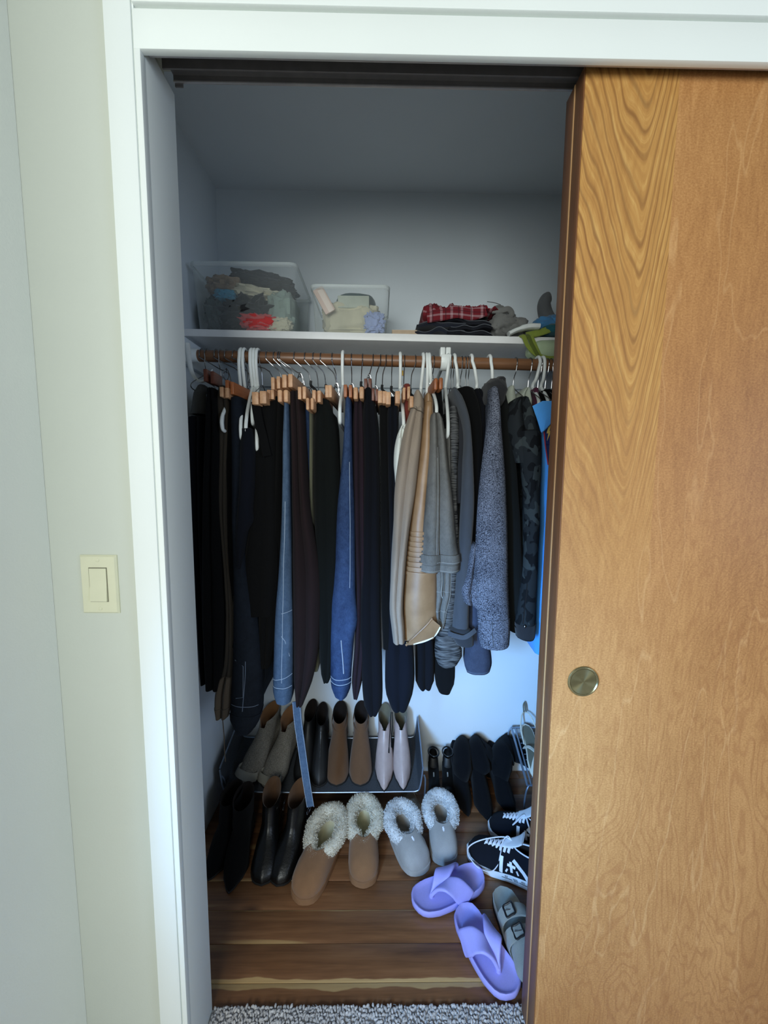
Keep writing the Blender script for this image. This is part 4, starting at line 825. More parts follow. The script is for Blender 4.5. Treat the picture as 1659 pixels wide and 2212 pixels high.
# --- dark tops right of the bracket
c = K([(1.521,0.6058,0.6243),(1.486,0.6040,0.6318),(1.415,0.6031,0.6352),(1.308,0.6085,0.6314),(1.228,0.6132,0.6349),(1.090,0.6085,0.6442),(0.949,0.5981,0.6425),(0.848,0.5836,0.6453),(0.805,0.5790,0.6577),(0.764,0.5827,0.6589),(0.740,0.5931,0.6426)], .40, .66, 1, .016, .006, 33, wr=.003, wf=22)
t = gar('knit_top', 'space dyed charcoal knit top with a thick sleeve cuff', 'top', c, 'spacedye', JG, 'sleeve'); c.collar_ring(c.z1+.056, c.z1+.004, 1.06, .003).build('cuff', 'spacedye', t, 70)
c = K([(1.541,0.6214,0.6428),(1.495,0.6226,0.6549),(1.416,0.6261,0.6572),(1.308,0.6276,0.6576),(1.244,0.6252,0.6568)], .415, .76, 1, .012, .006, 34); gar('top', 'charcoal top with a short straight hem left of the slate sleeve', 'top', c, 'k_charc', JG)
c = K([(1.567,0.6051,0.6180),(1.546,0.6108,0.6366),(1.490,0.6356,0.6564),(1.432,0.6464,0.6646),(1.361,0.6445,0.6721),(1.230,0.6430,0.6802),(1.096,0.6375,0.6764),(0.972,0.6314,0.6748),(0.868,0.6260,0.6753)], .375, .56, 1, .016, .004, 35, wr=.0015)
t = gar('hooded_top', 'slate grey softshell top with a flared turned back cuff', 'top', c, 'k_slate', JG, 'sleeve')
c2 = K([(0.870,0.6140,0.6795),(0.847,0.6228,0.6884),(0.820,0.6399,0.6906)], .370, .47, 1, .014, .002, 36, nz=10); c2.mesh().build('cuff', 'k_dslate', t, 70)
B().ribbon(smooth_path([(0.6091,0.3720,0.8632), (0.6304,0.3620,0.8592), (0.6531,0.3600,0.8559), (0.6723,0.3620,0.8649), (0.6889,0.3700,0.8742)], 5), .0068, .0014, (0, .35, 1)).build('cuff_edge', 'k_slate', t)
c = K([(1.578,0.6274,0.6779),(1.534,0.6526,0.6953),(1.456,0.6737,0.7059),(1.295,0.6841,0.7114),(1.158,0.6857,0.7105),(0.946,0.6783,0.7064)], .41, .80, 1, .02, .006, 37); gar('jacket', 'plain black jacket behind the slate grey sleeve', 'jacket', c, 'k_black', JG)
c = K([(1.576,0.6790,0.7032),(1.524,0.6996,0.7239),(1.417,0.6895,0.7195),(1.226,0.6873,0.7178)], .425, .80, 2, .012, .006, 38); gar('jacket', 'blue black jacket left of the heathered jacket', 'jacket', c, 'k_navyblack', JG)
c = K([(1.114,0.6756,0.7063),(0.943,0.6808,0.7204),(0.796,0.6766,0.7540),(0.736,0.6755,0.7634),(0.707,0.6850,0.7572)], .42, .72, 1, .014, .004, 39); t = gar('jeans', 'dark slate jeans ending below the slate sleeve', 'jeans', c, 'd_slate', TG, 'leg'); c.hline(c.z1+.006, r=.0008).build('seam', 'stitch_dim', t)
c = K([(1.563,0.7057,0.7232),(1.522,0.7047,0.7322),(1.448,0.6985,0.7426),(1.361,0.6901,0.7537),(1.234,0.6816,0.7652),(1.103,0.6794,0.7731),(0.983,0.6859,0.7807),(0.916,0.6920,0.7848),(0.861,0.6965,0.7870),(0.826,0.7056,0.7858)], .34, .50, 1, .018, .004, 40, wr=.0018)
t = gar('jacket', 'heathered grey blue jacket with a dark hood and long sleeve', 'jacket', c, 'heather_blue', JG, 'sleeve'); c.collar_ring(c.z1+.088, c.z1+.006, 1.02, .003).build('cuff', 'heather_blue', t, 70); c.line(c.z1+.085, c.z1+.012, -.25, r=.0009, off=.004).build('seam', 'k_slate', t)
K([(1.126,0.6718,0.6983),(1.031,0.6561,0.7014),(0.984,0.6441,0.7030),(0.946,0.6519,0.7070)], .36, .56, 2, .012, .004, 41, slant=-.012, nz=16).mesh().build('hem', 'heather_blue', t, 70)
K([(1.553,0.7560,0.7792),(1.366,0.7539,0.7834),(0.990,0.7611,0.7945)], .51, .78, 1, .01, .006, 42).mesh().build('body', 'heather_blue', t, 70)
B().lump((0.7322,0.4300,1.5620), (.030, .075, .040), 43, .85, .2).lump((0.7422,0.4300,1.5832), (.020, .06, .022), 44, .85, .2).build('hood', 'k_charc', t, 70)
c = K([(1.559,0.7525,0.7631),(1.494,0.7630,0.7816),(1.363,0.7776,0.8031),(1.160,0.7926,0.8282),(0.950,0.8040,0.8445),(0.852,0.8081,0.8432)], .40, .78, 1, .012, .006, 45); gar('fleece', 'black fleece jacket between the heathered and camouflage ones', 'jacket', c, 'k_fleece', JG)
c = K([(1.451,0.7954,0.8597),(1.401,0.8027,0.8648),(1.298,0.8177,0.8673),(1.167,0.8263,0.8686),(1.032,0.8256,0.8698),(0.922,0.8171,0.8724),(0.880,0.8134,0.8731),(0.845,0.8204,0.8707)], .36, .50, 1, .02, .004, 46, wr=.004)
t = gar('jacket', 'black camouflage jacket by the door with a zipped sleeve', 'jacket', c, 'camo', JG, 'sleeve'); c.collar_ring(c.z1+.044, c.z1+.004, 1.02, .002).build('cuff', 'k_charc', t, 70)
K([(1.545,0.7882,0.8246),(1.517,0.7712,0.8442),(1.479,0.7675,0.8617),(1.434,0.7746,0.8718),(1.363,0.7934,0.8753)], .38, .80, 2, .016, .006, 47, nz=24, wr=.006).mesh().build('shoulder', 'camo', t, 70)
K([(1.425,0.8429,0.8871),(0.913,0.8618,0.8955)], .51, .78, 1, .01, .006, 48).mesh().build('body', 'k_black', t, 70)
c.line(c.z1+.17, c.z1+.05, -.55, r=.0016).build('zip', 'black_plastic', t); B().lump(c.front(c.z1+.045, -.45, .004), (.004, .004, .005), 2, 1, 0).build('zip_pull', 'steel', t)
c = K([(1.509,0.8688,0.9113),(1.430,0.8753,0.9155),(1.297,0.8845,0.9225),(1.092,0.8851,0.9279),(0.893,0.8821,0.9327),(0.820,0.8799,0.9280),(0.782,0.8874,0.9214)], .40, .76, 1, .012, .004, 49)
t = gar('shirt', 'bright blue collared shirt with a printed front beside the door', 'shirt', c, 'k_blue', JG, 'body')
B().loft([[V(p) for p in r] for r in (((0.8270,0.3700,1.5196), (0.8515,0.3620,1.5322), (0.8900,0.3680,1.5337)), ((0.8368,0.3580,1.4827), (0.8596,0.3520,1.4883), (0.8909,0.3600,1.4961)), ((0.8510,0.3600,1.4466), (0.8576,0.3580,1.4515), (0.8777,0.3620,1.4711)), ((0.8549,0.3660,1.4448), (0.8636,0.3660,1.4512), (0.8846,0.3720,1.4737)), ((0.8413,0.3660,1.4839), (0.8651,0.3620,1.4898), (0.8967,0.3700,1.4976)), ((0.8315,0.3780,1.5210), (0.8565,0.3710,1.5339), (0.8949,0.3760,1.5352)))], False, False, True).build('collar', 'k_blue', t, 30)
pp = B().loft([[V(p) for p in r] for r in (((0.8699,0.3840,1.4545), (0.9011,0.3840,1.4870)), ((0.8723,0.3820,1.4155), (0.9026,0.3820,1.4158)), ((0.8852,0.3840,1.3610), (0.9051,0.3840,1.3611)), ((0.8869,0.3880,1.3611), (0.9069,0.3880,1.3612)), ((0.8744,0.3870,1.4159), (0.9049,0.3870,1.4162)), ((0.8716,0.3880,1.4550), (0.9029,0.3880,1.4875)))], False, False, True).build('print_panel', 'k_printnavy', t)
b = B(); bolt = [(0.8808,0.3805,1.4696), (0.8754,0.3805,1.4464), (0.8806,0.3805,1.4465), (0.8777,0.3805,1.4258), (0.8881,0.3805,1.4543), (0.8829,0.3805,1.4530), (0.8859,0.3805,1.4710)]
b.loft([[V(p) for p in bolt], [V(p)+V((0, .002, 0)) for p in bolt]]); b.build('print_bolt', 'k_gold', pp)
B().tube([(0.8678,0.3820,1.4517), (0.8729,0.3800,1.4128), (0.8844,0.3820,1.3583)], .0016, 6).build('print_edge', 'k_red', pp)
c = K([(1.598,0.8021,0.8134),(1.582,0.7914,0.8197),(1.554,0.7868,0.8266),(1.499,0.7918,0.8232)], .48, .74, 1, .012, .004, 50, nz=16); gar('ribbed_top', 'pale grey green ribbed top left of the sheer one by the door', 'top', c, 'k_sheer', JG)
c = K([(1.593,0.8475,0.8645),(1.579,0.8340,0.8708),(1.554,0.8266,0.8777),(1.507,0.8343,0.8713)], .48, .74, 2, .014, .004, 51, nz=16); gar('sheer_top', 'pale sheer grey top on a steel hanger above the camouflage jacket', 'top', c, 'k_sheer', JG)
c = K([(1.597,0.8837,0.8967),(1.558,0.8856,0.9000),(1.510,0.8907,0.9023)], .50, .72, 1, .01, .004, 52, nz=12); gar('narrow_shirt', 'wine red narrow top between the white hangers by the door', 'top', c, 'k_wine', JG)
c = K([(1.592,0.9099,0.9474),(1.573,0.9022,0.9571),(1.511,0.9081,0.9604)], .50, .74, 1, .01, .004, 53, nz=12); gar('top', 'black top behind the bright blue collar', 'top', c, 'k_black', JG)
# denim sash hanging from the maroon trousers
sh = thing('denim_sash', 'faded denim sash hanging down in front of the shoe rack', 'belt', (0.1682,0.4300,0.4199), None)
ps_ = [(0.1451,0.4400,0.6089), (0.1511,0.4350,0.5422), (0.1610,0.4320,0.4658), (0.1707,0.4300,0.3881), (0.1789,0.4300,0.3240), (0.1882,0.4320,0.2541)]
B().ribbon(smooth_path(ps_, 6), [.0132-.00008*i for i in range(31)], .0016, (1, .12, .12)).build('band', 'd_mid', sh)
for q in (-.72, .72): B().tube([p+V((.0118*q*1.25, -.0022+.0015*q, 0)) for p in smooth_path(ps_, 6)], .0009, 5).build('seam', 'stitch', sh)
# yellow size tag on the camisole hanger
tg = B().box((0.4759,0.5750,1.6561), (.0072, .003, .0165), .0008).build('size_tag', plain('yellow_plastic', S(228, 178, 62), .4)); tag(tg, 'small yellow size tag clipped on the hook of the camisole hanger', 'tag')

# ================================================================== shoes
for n_, c_ in dict(s_black=(8, 8, 9), s_brown=(104, 76, 54), s_chest=(134, 98, 68), s_beige=(150, 146, 134), s_inner_tan=(140, 100, 64), s_dkin=(34, 28, 26), s_greysuede=(158, 156, 154), s_greymule=(150, 152, 146), s_navy=(17, 20, 28), s_velvet=(8, 9, 13), s_olivein=(104, 100, 84)).items():
    M[n_] = fabric(n_, S(*c_), .16, 700, big=18, bs=.3, fuzz=.03 if sum(c_) < 90 else .2)
M['s_woven'] = heather('woven_taupe', S(104, 99, 90), S(146, 141, 131), (340, 340, 340), .16)
def leather(n_, c_, r_=.35, b_=.25):
    a = N(n_, r_); a.col(a.ramp(a.noise(a.coord(), 25, 4), [(.3, dk(S(*c_), .88)), (.7, dk(S(*c_), 1.1))])); a.bump(a.noise(a.coord(), 160, 4), b_, .0012); M[n_] = a.m
leather('l_black', (13, 13, 14), .34, .5); leather('l_pink', (182, 164, 160), .36); leather('l_blackmatte', (12, 12, 13), .5); leather('l_cream', (214, 208, 192), .4); leather('l_nude', (176, 156, 136), .45)
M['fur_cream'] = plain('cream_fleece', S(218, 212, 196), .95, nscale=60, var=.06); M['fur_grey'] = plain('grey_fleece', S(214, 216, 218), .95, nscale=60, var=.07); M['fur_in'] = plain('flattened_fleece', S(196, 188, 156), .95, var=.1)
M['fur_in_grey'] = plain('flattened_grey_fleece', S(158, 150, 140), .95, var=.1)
M['foam_lilac'] = plain('lilac_foam', S(168, 164, 234), .55, nscale=300, var=.03, bs=.15, bscale=700); M['rubber_brown'] = plain('brown_rubber', S(134, 98, 68), .7); M['rubber_dark'] = plain('dark_rubber', S(26, 25, 25), .6); M['rubber_white'] = plain('white_rubber', S(226, 232, 240), .5, var=.02)
M['lace'] = fabric('white_lace', S(232, 234, 244), .1, 1200); M['heel_wood'] = wood('stacked_heel', S(84, 54, 36), S(120, 80, 54), 'X', 3); M['ink'] = plain('dark_print', S(52, 58, 70), .6); M['cork'] = plain('cork', S(150, 124, 96), .8, nscale=200, var=.25)
rm = N('rack_mesh', .6, .3); rm.col(S(74, 78, 84)); vx = rm.n('ShaderNodeTexVoronoi'); vx.inputs['Scale'].default_value = 330; rm.l(rm.coord(), vx.inputs['Vector'])
rm.l(rm.ramp(vx.outputs['Distance'], [(.16, (.35, .35, .35, 1)), (.3, (1, 1, 1, 1))]), rm.p.inputs['Alpha']); M['rack_mesh'] = rm.m
PROF = {'round': ([0, .03, .10, .2, .35, .5, .68, .82, .92, .975, 1], [0, .40, .66, .70, .68, .76, .97, .98, .78, .45, 0]),
        'point': ([0, .03, .10, .2, .35, .5, .66, .80, .92, .98, 1], [0, .40, .64, .66, .63, .74, .94, .74, .38, .17, 0]),
        'wide': ([0, .02, .08, .2, .4, .58, .74, .86, .94, .985, 1], [0, .40, .74, .88, .92, .98, 1.0, .92, .72, .40, 0])}
class Shoe:
    def __init__(s, heel, z0, yaw, L, w, prof='round', slope=0.0, curve=0.0, roll=0.0):
        s.h, s.z0, s.L, s.w, s.slope, s.pr, s.cv = heel, z0, L, w, slope, PROF[prof], curve
        a = math.radians(yaw); s.d = V((math.sin(a), -math.cos(a), 0)); s.s = V((math.cos(a), math.sin(a), 0))
    def pos(s, u, v, z):
        v += s.cv*math.sin(PI*min(1, max(0, u/s.L)))*s.w
        return V((s.h[0], s.h[1], s.z0))+s.d*u+s.s*v+V((0, 0, z-s.slope*u))
    def half(s, t): return lerp_list(s.pr[0], s.pr[1], t)
    def ring(s, zb, zf, ub, uf, w=1.0, blend=0.0, n=36, ins=0.0, notch=0.0, side=0.0):
        pts = []
        for k in range(n):
            th = 2*PI*k/n; t = (1-math.cos(th))/2; u = (ub+(uf-ub)*t)*s.L
            h = (1-blend)*s.half(t)+blend*.74*abs(math.sin(th))
            v = math.copysign(max(0, h*w*s.w-ins), math.sin(th)) if 0 < k < n/2 or k > n/2 else 0.0
            if ins: u = min(max(u, ub*s.L+ins), uf*s.L-ins)
            z = zb+(zf-zb)*t
            if notch: z -= notch*max(0, (t-.55)/.45)**2*max(0, 1-abs(v)/(s.w*.34))
            if side: z -= side*math.sin(th)**2
            pts.append(s.pos(u, v, z))
        return pts
    def upper(s, rows, cap=False):
        return B().loft([s.ring(*r[:6], **(r[6] if len(r) > 6 else {})) for r in rows], True, cap)
    def sole(s, z0, z1, zf0=None, zf1=None, w=1.03, e=.012, ub=0.0, uf=1.0):
        a, b = (z0, z1); fa = z0 if zf0 is None else zf0; fb = z1 if zf1 is None else zf1
        return B().loft([s.ring(a, fa, ub-e*.5, uf+e*.5, w*.97), s.ring(a+.001, fa+.001, ub-e, uf+e, w), s.ring(b-.001, fb-.001, ub-e, uf+e, w), s.ring(b, fb, ub-e*.6, uf+e*.6, w*.97)])
def finish(o, *a): return tag(o, *a)
RG = 'ankle boots on the mesh shoe rack'
def ankle_boot(label, heel, yaw, z0, mat, lining, L=.232, w=.039, hh=.045, H=.150, prof='point', slope=.30, notch=0.0, solemat='rubber_dark', heelmat='heel_wood', name='ankle_boot', group=RG, dip=.0, top=.46, shaftw=.84, wedge=.2):
    S_ = Shoe(heel, z0, yaw, L, w, prof, slope)
    t = thing(name, label, 'boot', S_.pos(L*.3, 0, 0), group)
    B().loft([S_.ring(0, .0, .01, .22, .62, .4), S_.ring(hh*.5, hh*.5, .005, .23, .68, .4), S_.ring(hh, hh-.004, -.01, .27, .86, .3)]).build('heel', heelmat, t)
    ss = B(); rr = []
    for dz, e, k in ((-.003, .002, .98), (-.002, .010, 1.02), (.002, .010, 1.02), (.003, .002, .98)):
        r = S_.ring(0, 0, -e, 1+e, k)
        o_ = []
        for p in r:
            u = (p-V((S_.h[0], S_.h[1], p.z))).dot(S_.d)/L; o_.append(V((p.x, p.y, p.z+hh*(1-min(1, max(0, (u-wedge)/.42))**.8)*1.0+.004+dz)))
        rr.append(o_)
    ss.loft(rr); ss.build('sole', solemat, t)
    def arch(r):
        o_ = []
        for p in r:
            u = (p-V((S_.h[0], S_.h[1], p.z))).dot(S_.d)/L; o_.append(V((p.x, p.y, p.z+hh*(1-min(1, max(0, (u-wedge)/.42))**.8))))
        return o_
    T = top
    rows = [arch(S_.ring(.006, .006, 0, 1, .96)), arch(S_.ring(.018, .016, -.012, 1.0, 1.02)), arch(S_.ring(.034, .028, -.014, .965, 1.0, .05)),
            S_.ring(hh+.040, .046, -.010, .86, .94, .2), S_.ring(hh+.054, .066, -.002, .72, .88, .5), S_.ring(hh+.066, .086, .004, .60, .85, .8), S_.ring(hh+.080, .104, .008, T+.07, shaftw, 1),
            S_.ring(hh+(H-hh)*.72, .075+(H-.055)*.55+.0, .006, T+.02, shaftw, 1), S_.ring(hh+(H-hh)*.9, H*.90-dip*.5, .002, T, shaftw*1.02, 1, notch=notch*.5), S_.ring(H+.004, H-.004-dip, .0, T, shaftw*1.03, 1, notch=notch)]
    B().loft(rows, True, False).build('upper', mat, t, 60)
    inn = [S_.ring(H+.0045, H-.0035-dip, .0, T, shaftw*1.03, 1, notch=notch), S_.ring(H+.003, H-.006-dip, .012, T-.012, shaftw*.95, 1, notch=notch), S_.ring(hh+(H-hh)*.55, H*.6-dip*.4, .02, T-.02, shaftw*.88, 1), S_.ring(hh+.020, hh+.020, .03, T-.03, .72, 1)]
    B().loft(inn, False, True).build('lining', lining, t, 60)
    return t, S_
ZR = lambda y: .117+(y-.65)*.29
# --- mesh shoe rack
rk = thing('shoe_rack', 'low mesh shoe rack with a bright wire edge under the trousers at the left', 'shoe rack', (.19, .76, 0))
def rack_prof(y, dz=0.0):
    z = ZR(y)-.004+dz
    return [(-.196, y, z+.088), (-.192, y, z+.050), (-.186, y, z+.018), (-.172, y, z+.002), (-.10, y, z-.001), (.19, y, z-.004), (.50, y, z-.001), (.556, y, z+.002), (.568, y, z+.020), (.574, y, z+.056), (.578, y, z+.096)]
rings = []
for y in (.652, .72, .79, .866):
    a = smooth_path(rack_prof(y), 5); b2 = smooth_path(rack_prof(y, -.0018), 5)[::-1]; rings.append(a+b2)
B().loft(rings).build('mesh_tray', 'rack_mesh', rk)
for y, nm in ((.650, 'edge_wire'), (.868, 'edge_wire')): B().tube(smooth_path(rack_prof(y), 5), .0030, 8).build(nm, 'rack_wire', rk)
for x in (-.196, .578): B().tube([(x, .650, ZR(.65)+.092), (x, .868, ZR(.868)+.092)], .0028, 8).build('side_wire', 'rack_wire', rk)
for x in (-.190, .586):
    B().tube(smooth_path([(x-.002, .652, ZR(.65)+.060), (x+.004, .664, ZR(.65)+.030), (x+.006, .690, .060), (x+.007, .735, .003)], 5), .0030, 8).build('leg', 'rack_wire', rk)
    B().tube(smooth_path([(x-.002, .866, ZR(.866)+.060), (x+.004, .866, .10), (x+.006, .850, .003)], 5), .0030, 8).build('leg', 'rack_wire', rk)
def rack_boot(label, toe, yaw, mat, lin, **k):
    L = k.get('L', .232); a = math.radians(yaw); h = (toe[0]-math.sin(a)*L, toe[1]+math.cos(a)*L)
    return ankle_boot(label, h, yaw, ZR(h[1])+.0012, mat, lin, **k)
for lb, toe, yw in (('taupe woven ankle boot at the left end of the mesh rack', (-.118, .674), -22), ('taupe woven ankle boot nearer the hanging denim sash', (-.024, .655), -20)):
    t, S_ = rack_boot(lb, toe, yw, 's_woven', 's_inner_tan', L=.222, w=.051, hh=.038, H=.150, notch=.062, prof='round', solemat='rubber_dark', heelmat='s_woven', shaftw=.86, dip=-.004)
    B().loft([S_.ring(.022, .020, .70, 1.004, 1.03), S_.ring(.034, .029, .70, .968, 1.01, .05), S_.ring(.046, .038, .70, .92, .97, .15)], False, False).build('toe_cap', 's_beige', t, 60)
t, S_ = rack_boot('black leather ankle boot hidden partly by the denim sash', (.105, .668), -4, 'l_blackmatte', 's_dkin', L=.222, w=.039, H=.150, hh=.05, prof='round')
t, S_ = rack_boot('black leather ankle boot between the denim sash and the brown suede pair', (.178, .660), 4, 'l_blackmatte', 's_dkin', L=.225, w=.038, H=.140, hh=.05, prof='round')
B().ribbon(smooth_path([S_.pos(u*S_.L, 0, z) for u, z in ((.92, .030), (.80, .050), (.68, .073), (.56, .098), (.50, .120))], 4), .0035, .0015, S_.s).build('seam', 'l_black', t)
for lb, toe, yw in (('brown suede ankle boot left of its mate with a folded back strap', (.245, .664), 1), ('brown suede ankle boot right of its mate under the navy trousers', (.338, .664), 2)):
    t, S_ = rack_boot(lb, toe, yw, 's_brown', 's_dkin', L=.222, w=.0455, hh=.044, H=.145, prof='round', shaftw=.86)
    B().loft([S_.ring(.108, .102, .0, .50, .94, 1), S_.ring(.109, .101, -.010, .515, 1.02, 1), S_.ring(.128, .114, -.010, .51, 1.02, 1), S_.ring(.129, .115, .0, .50, .94, 1)], False, False).build('ankle_strap', 's_brown', t, 60)
for lb, toe, yw in (('pale pink pointed ankle boot left of its mate with black cords before it', (.430, .645), -1), ('pale pink pointed ankle boot at the right end of the mesh rack', (.504, .648), 1)):
    t, S_ = rack_boot(lb, toe, yw, 'l_pink', 's_olivein', L=.228, w=.040, hh=.05, H=.146, prof='point', shaftw=.90, notch=.030, top=.44)
    for q in range(3): B().tube([S_.pos((.74-.012*q)*S_.L, v*.72*S_.w, .052+.0025*q-abs(v)**2*.014) for v in [-.8+1.6*i/10 for i in range(11)]], .0009, 5).build('crease', 'l_pink', t)
# --- boots on the floor at the left
FG = 'pairs standing on the cedar floor'
for lb, toe, yw, H in (('black suede pointed boot half hidden behind the left jamb', (-.146, .420), -6, .165), ('black suede pointed boot second from the left jamb', (-.064, .382), 4, .172)):
    L = .225 if yw < 0 else .245; a = math.radians(yw); h = (toe[0]-math.sin(a)*L, toe[1]+math.cos(a)*L)
    ankle_boot(lb, h, yw, .0005, 's_black', 's_dkin', L=L, w=.043, hh=.030, H=H, prof='point', slope=0, group=FG, shaftw=1.05, top=.50, heelmat='rubber_dark')
for lb, toe, yw in (('black leather cowboy boot with a tan lining left of its mate', (.032, .404), 4), ('black leather cowboy boot leaning toward the brown slipper', (.082, .402), -11)):
    L = .236; a = math.radians(yw); h = (toe[0]-math.sin(a)*L, toe[1]+math.cos(a)*L)
    t, S_ = ankle_boot(lb, h, yw, .0005, 'l_black', 's_brown', L=L, w=.045, hh=.028, H=.182, prof='round', slope=0, group=FG, shaftw=.93, top=.48, heelmat='rubber_dark', dip=.018)
    for zz in (.108, .116): B().loft([S_.ring(zz, zz-.006, -.002, .535, .955, 1), S_.ring(zz+.004, zz-.002, -.002, .530, .955, 1)], False, False).build('strap', 'l_black', t, 60)
    B().tube([S_.pos(.27*L+.022*math.cos(q*PI/7), .044, .122+.010*math.sin(q*PI/7)) for q in range(14)], .0016, 6, True).build('buckle_ring', 'steel', t)
# --- slippers
def fuzz(b, pts, n, seed, ln=.009, wd=.0009):
    """pts: function (u, v) -> (point, outward normal)"""
    r = random.Random(seed)
    for k in range(n):
        p, nn = pts(r.random(), r.random()); q = (nn+V((r.uniform(-.55, .55), r.uniform(-.55, .55), r.uniform(-.5, .5)))).normalized()
        sd = q.cross(V((r.uniform(-1, 1), r.uniform(-1, 1), r.uniform(-1, 1)))).normalized()*wd; l = ln*r.uniform(.5, 1.15)
        b.add([p-nn*.002-sd, p-nn*.002+sd, p+q*l*.6+sd*.6+V((0, 0, -.001)), p+q*l], [(0, 1, 2), (0, 2, 3)])
def slipper(label, heel, toe, mat, fur, furin, solemat, w=.050, slit=False, cr=.020, grp=None, back=.0, open_=.60, curve=0.0):
    L = math.hypot(toe[0]-heel[0], toe[1]-heel[1]); yw = math.degrees(math.atan2(toe[0]-heel[0], heel[1]-toe[1]))
    s = Shoe(heel, .0005, yw, L, w, 'wide', 0, curve); t = thing('slipper', label, 'slipper', s.pos(L*.4, 0, 0), grp)
    s.sole(0, .020, w=1.02, e=.018).build('sole', solemat, t, 50)
    O = open_
    rows = [s.ring(.018, .018, .0, 1.0, .97), s.ring(.030, .028, -.006, 1.004, 1.0), s.ring(.046, .040, -.002, .985, 1.0, .0), s.ring(.062, .056, .01, .93, .94, .1), s.ring(.074, .068, .03, .84, .86, .3), s.ring(.080, .076, .03, .74, .84, .6), s.ring(.083, .083, .03, O+.05, .90, .9)]
    B().loft(rows, True, False).build('upper', mat, t, 60)
    B().loft([s.ring(.083, .083, .03, O+.05, .90, .9), s.ring(.074, .074, .05, O+.03, .80, .9), s.ring(.040, .038, .06, O+.06, .74, .8), s.ring(.026, .024, .12, O+.10, .52, .6)], False, True).build('lining', furin, t, 60)
    uc, ua, va = O*.5+.02, O*.5+.012, w*.98
    def cpt(a):
        u = uc*L+ua*L*-math.cos(a); v = va*math.sin(a)*(1.0 if not slit else (1-.30*max(0, -math.cos(a))*0))
        if slit: v *= 1-.62*max(0, (-math.cos(a)-.2)/.8)**1.5; u += .06*L*max(0, -math.cos(a))**2
        return s.pos(u, v, .078+.010*math.cos(a)-.010*max(0, -math.cos(a)))
    def rad(a): return cr*(1+.12*math.cos(a)+.10*MN.noise(V((math.cos(a)*2, math.sin(a)*2, heel[0]*9))))*(.9 if slit and -math.cos(a) > .7 else 1)
    cx = s.pos(uc*L, 0, .088)
    def frame(a):
        p = cpt(a); tg_ = (cpt(a+.03)-cpt(a-.03)).normalized(); up = V((0, 0, 1)); n1 = (up-tg_*up.dot(tg_)).normalized(); return p, n1, tg_.cross(n1)
    nA, nB = 56, 14; rings = []
    def surf(a, b_):
        p, n1, n2 = frame(a); r_ = rad(a); nn = (n1*math.sin(b_)*1.05+n2*math.cos(b_)); q = p+nn*r_
        k = MN.noise(q*45)*.0030+MN.noise(q*120)*.0012
        return q+nn*k, nn.normalized()
    for i in range(nA): rings.append([surf(2*PI*i/nA+PI, 2*PI*j/nB)[0] for j in range(nB)])
    b = B().loft(rings, wrap=True)
    fuzz(b, lambda u, v: surf(u*2*PI, v*2*PI), 9000, int(heel[0]*1000), .0060)
    b.build('fur_collar', fur, t, 180)
    return t, s
SG = 'fleece slippers on the cedar floor'
t, s = slipper('brown suede slipper with cream fleece tilted toward the boots', (.250, .592), (.166, .352), 's_chest', 'fur_cream', 'fur_in', 'rubber_brown', .053, True, .0215, SG, open_=.56)
def creases(t, s, mat, us=(.70,)):
    for u in us: B().tube([s.pos((u-.02*abs(v)**2)*s.L, v*s.w*.62, .0735-(u-.62)*.10-.020*abs(v)**2.2) for v in [-1+2*i/12 for i in range(13)]], .0016, 6).build('crease', mat, t, 80)
creases(t, s, 's_chest', (.78,))
t, s = slipper('brown suede slipper with cream fleece pointing straight forward', (.352, .636), (.362, .398), 's_chest', 'fur_cream', 'fur_in', 'rubber_brown', .051, True, .0215, SG, open_=.56); creases(t, s, 's_chest', (.76,))
def braid(t, s, us):
    b = B(); n = 16
    for k in range(n):
        u = us[0]+(us[1]-us[0])*k/n; z = .0855-(u-.60)*.105
        b.tube([s.pos(u*s.L-.003, (-.004 if k % 2 else .004), z), s.pos(u*s.L+.001, 0, z+.003), s.pos(u*s.L+.004, (.003 if k % 2 else -.003), z)], .0016, 6)
    b.build('braid_stitch', 'lace', t)
t, s = slipper('pale grey slipper with grey fleece left of its mate', (.478, .612), (.556, .438), 's_greysuede', 'fur_grey', 'fur_in_grey', 's_greysuede', .050, False, .0195, SG, open_=.56, curve=-.10); braid(t, s, (.66, .80))
t, s = slipper('pale grey slipper with grey fleece nearest the black boots', (.642, .658), (.638, .466), 's_greysuede', 'fur_grey', 'fur_in_grey', 's_greysuede', .048, False, .0195, SG, open_=.56); braid(t, s, (.66, .80))
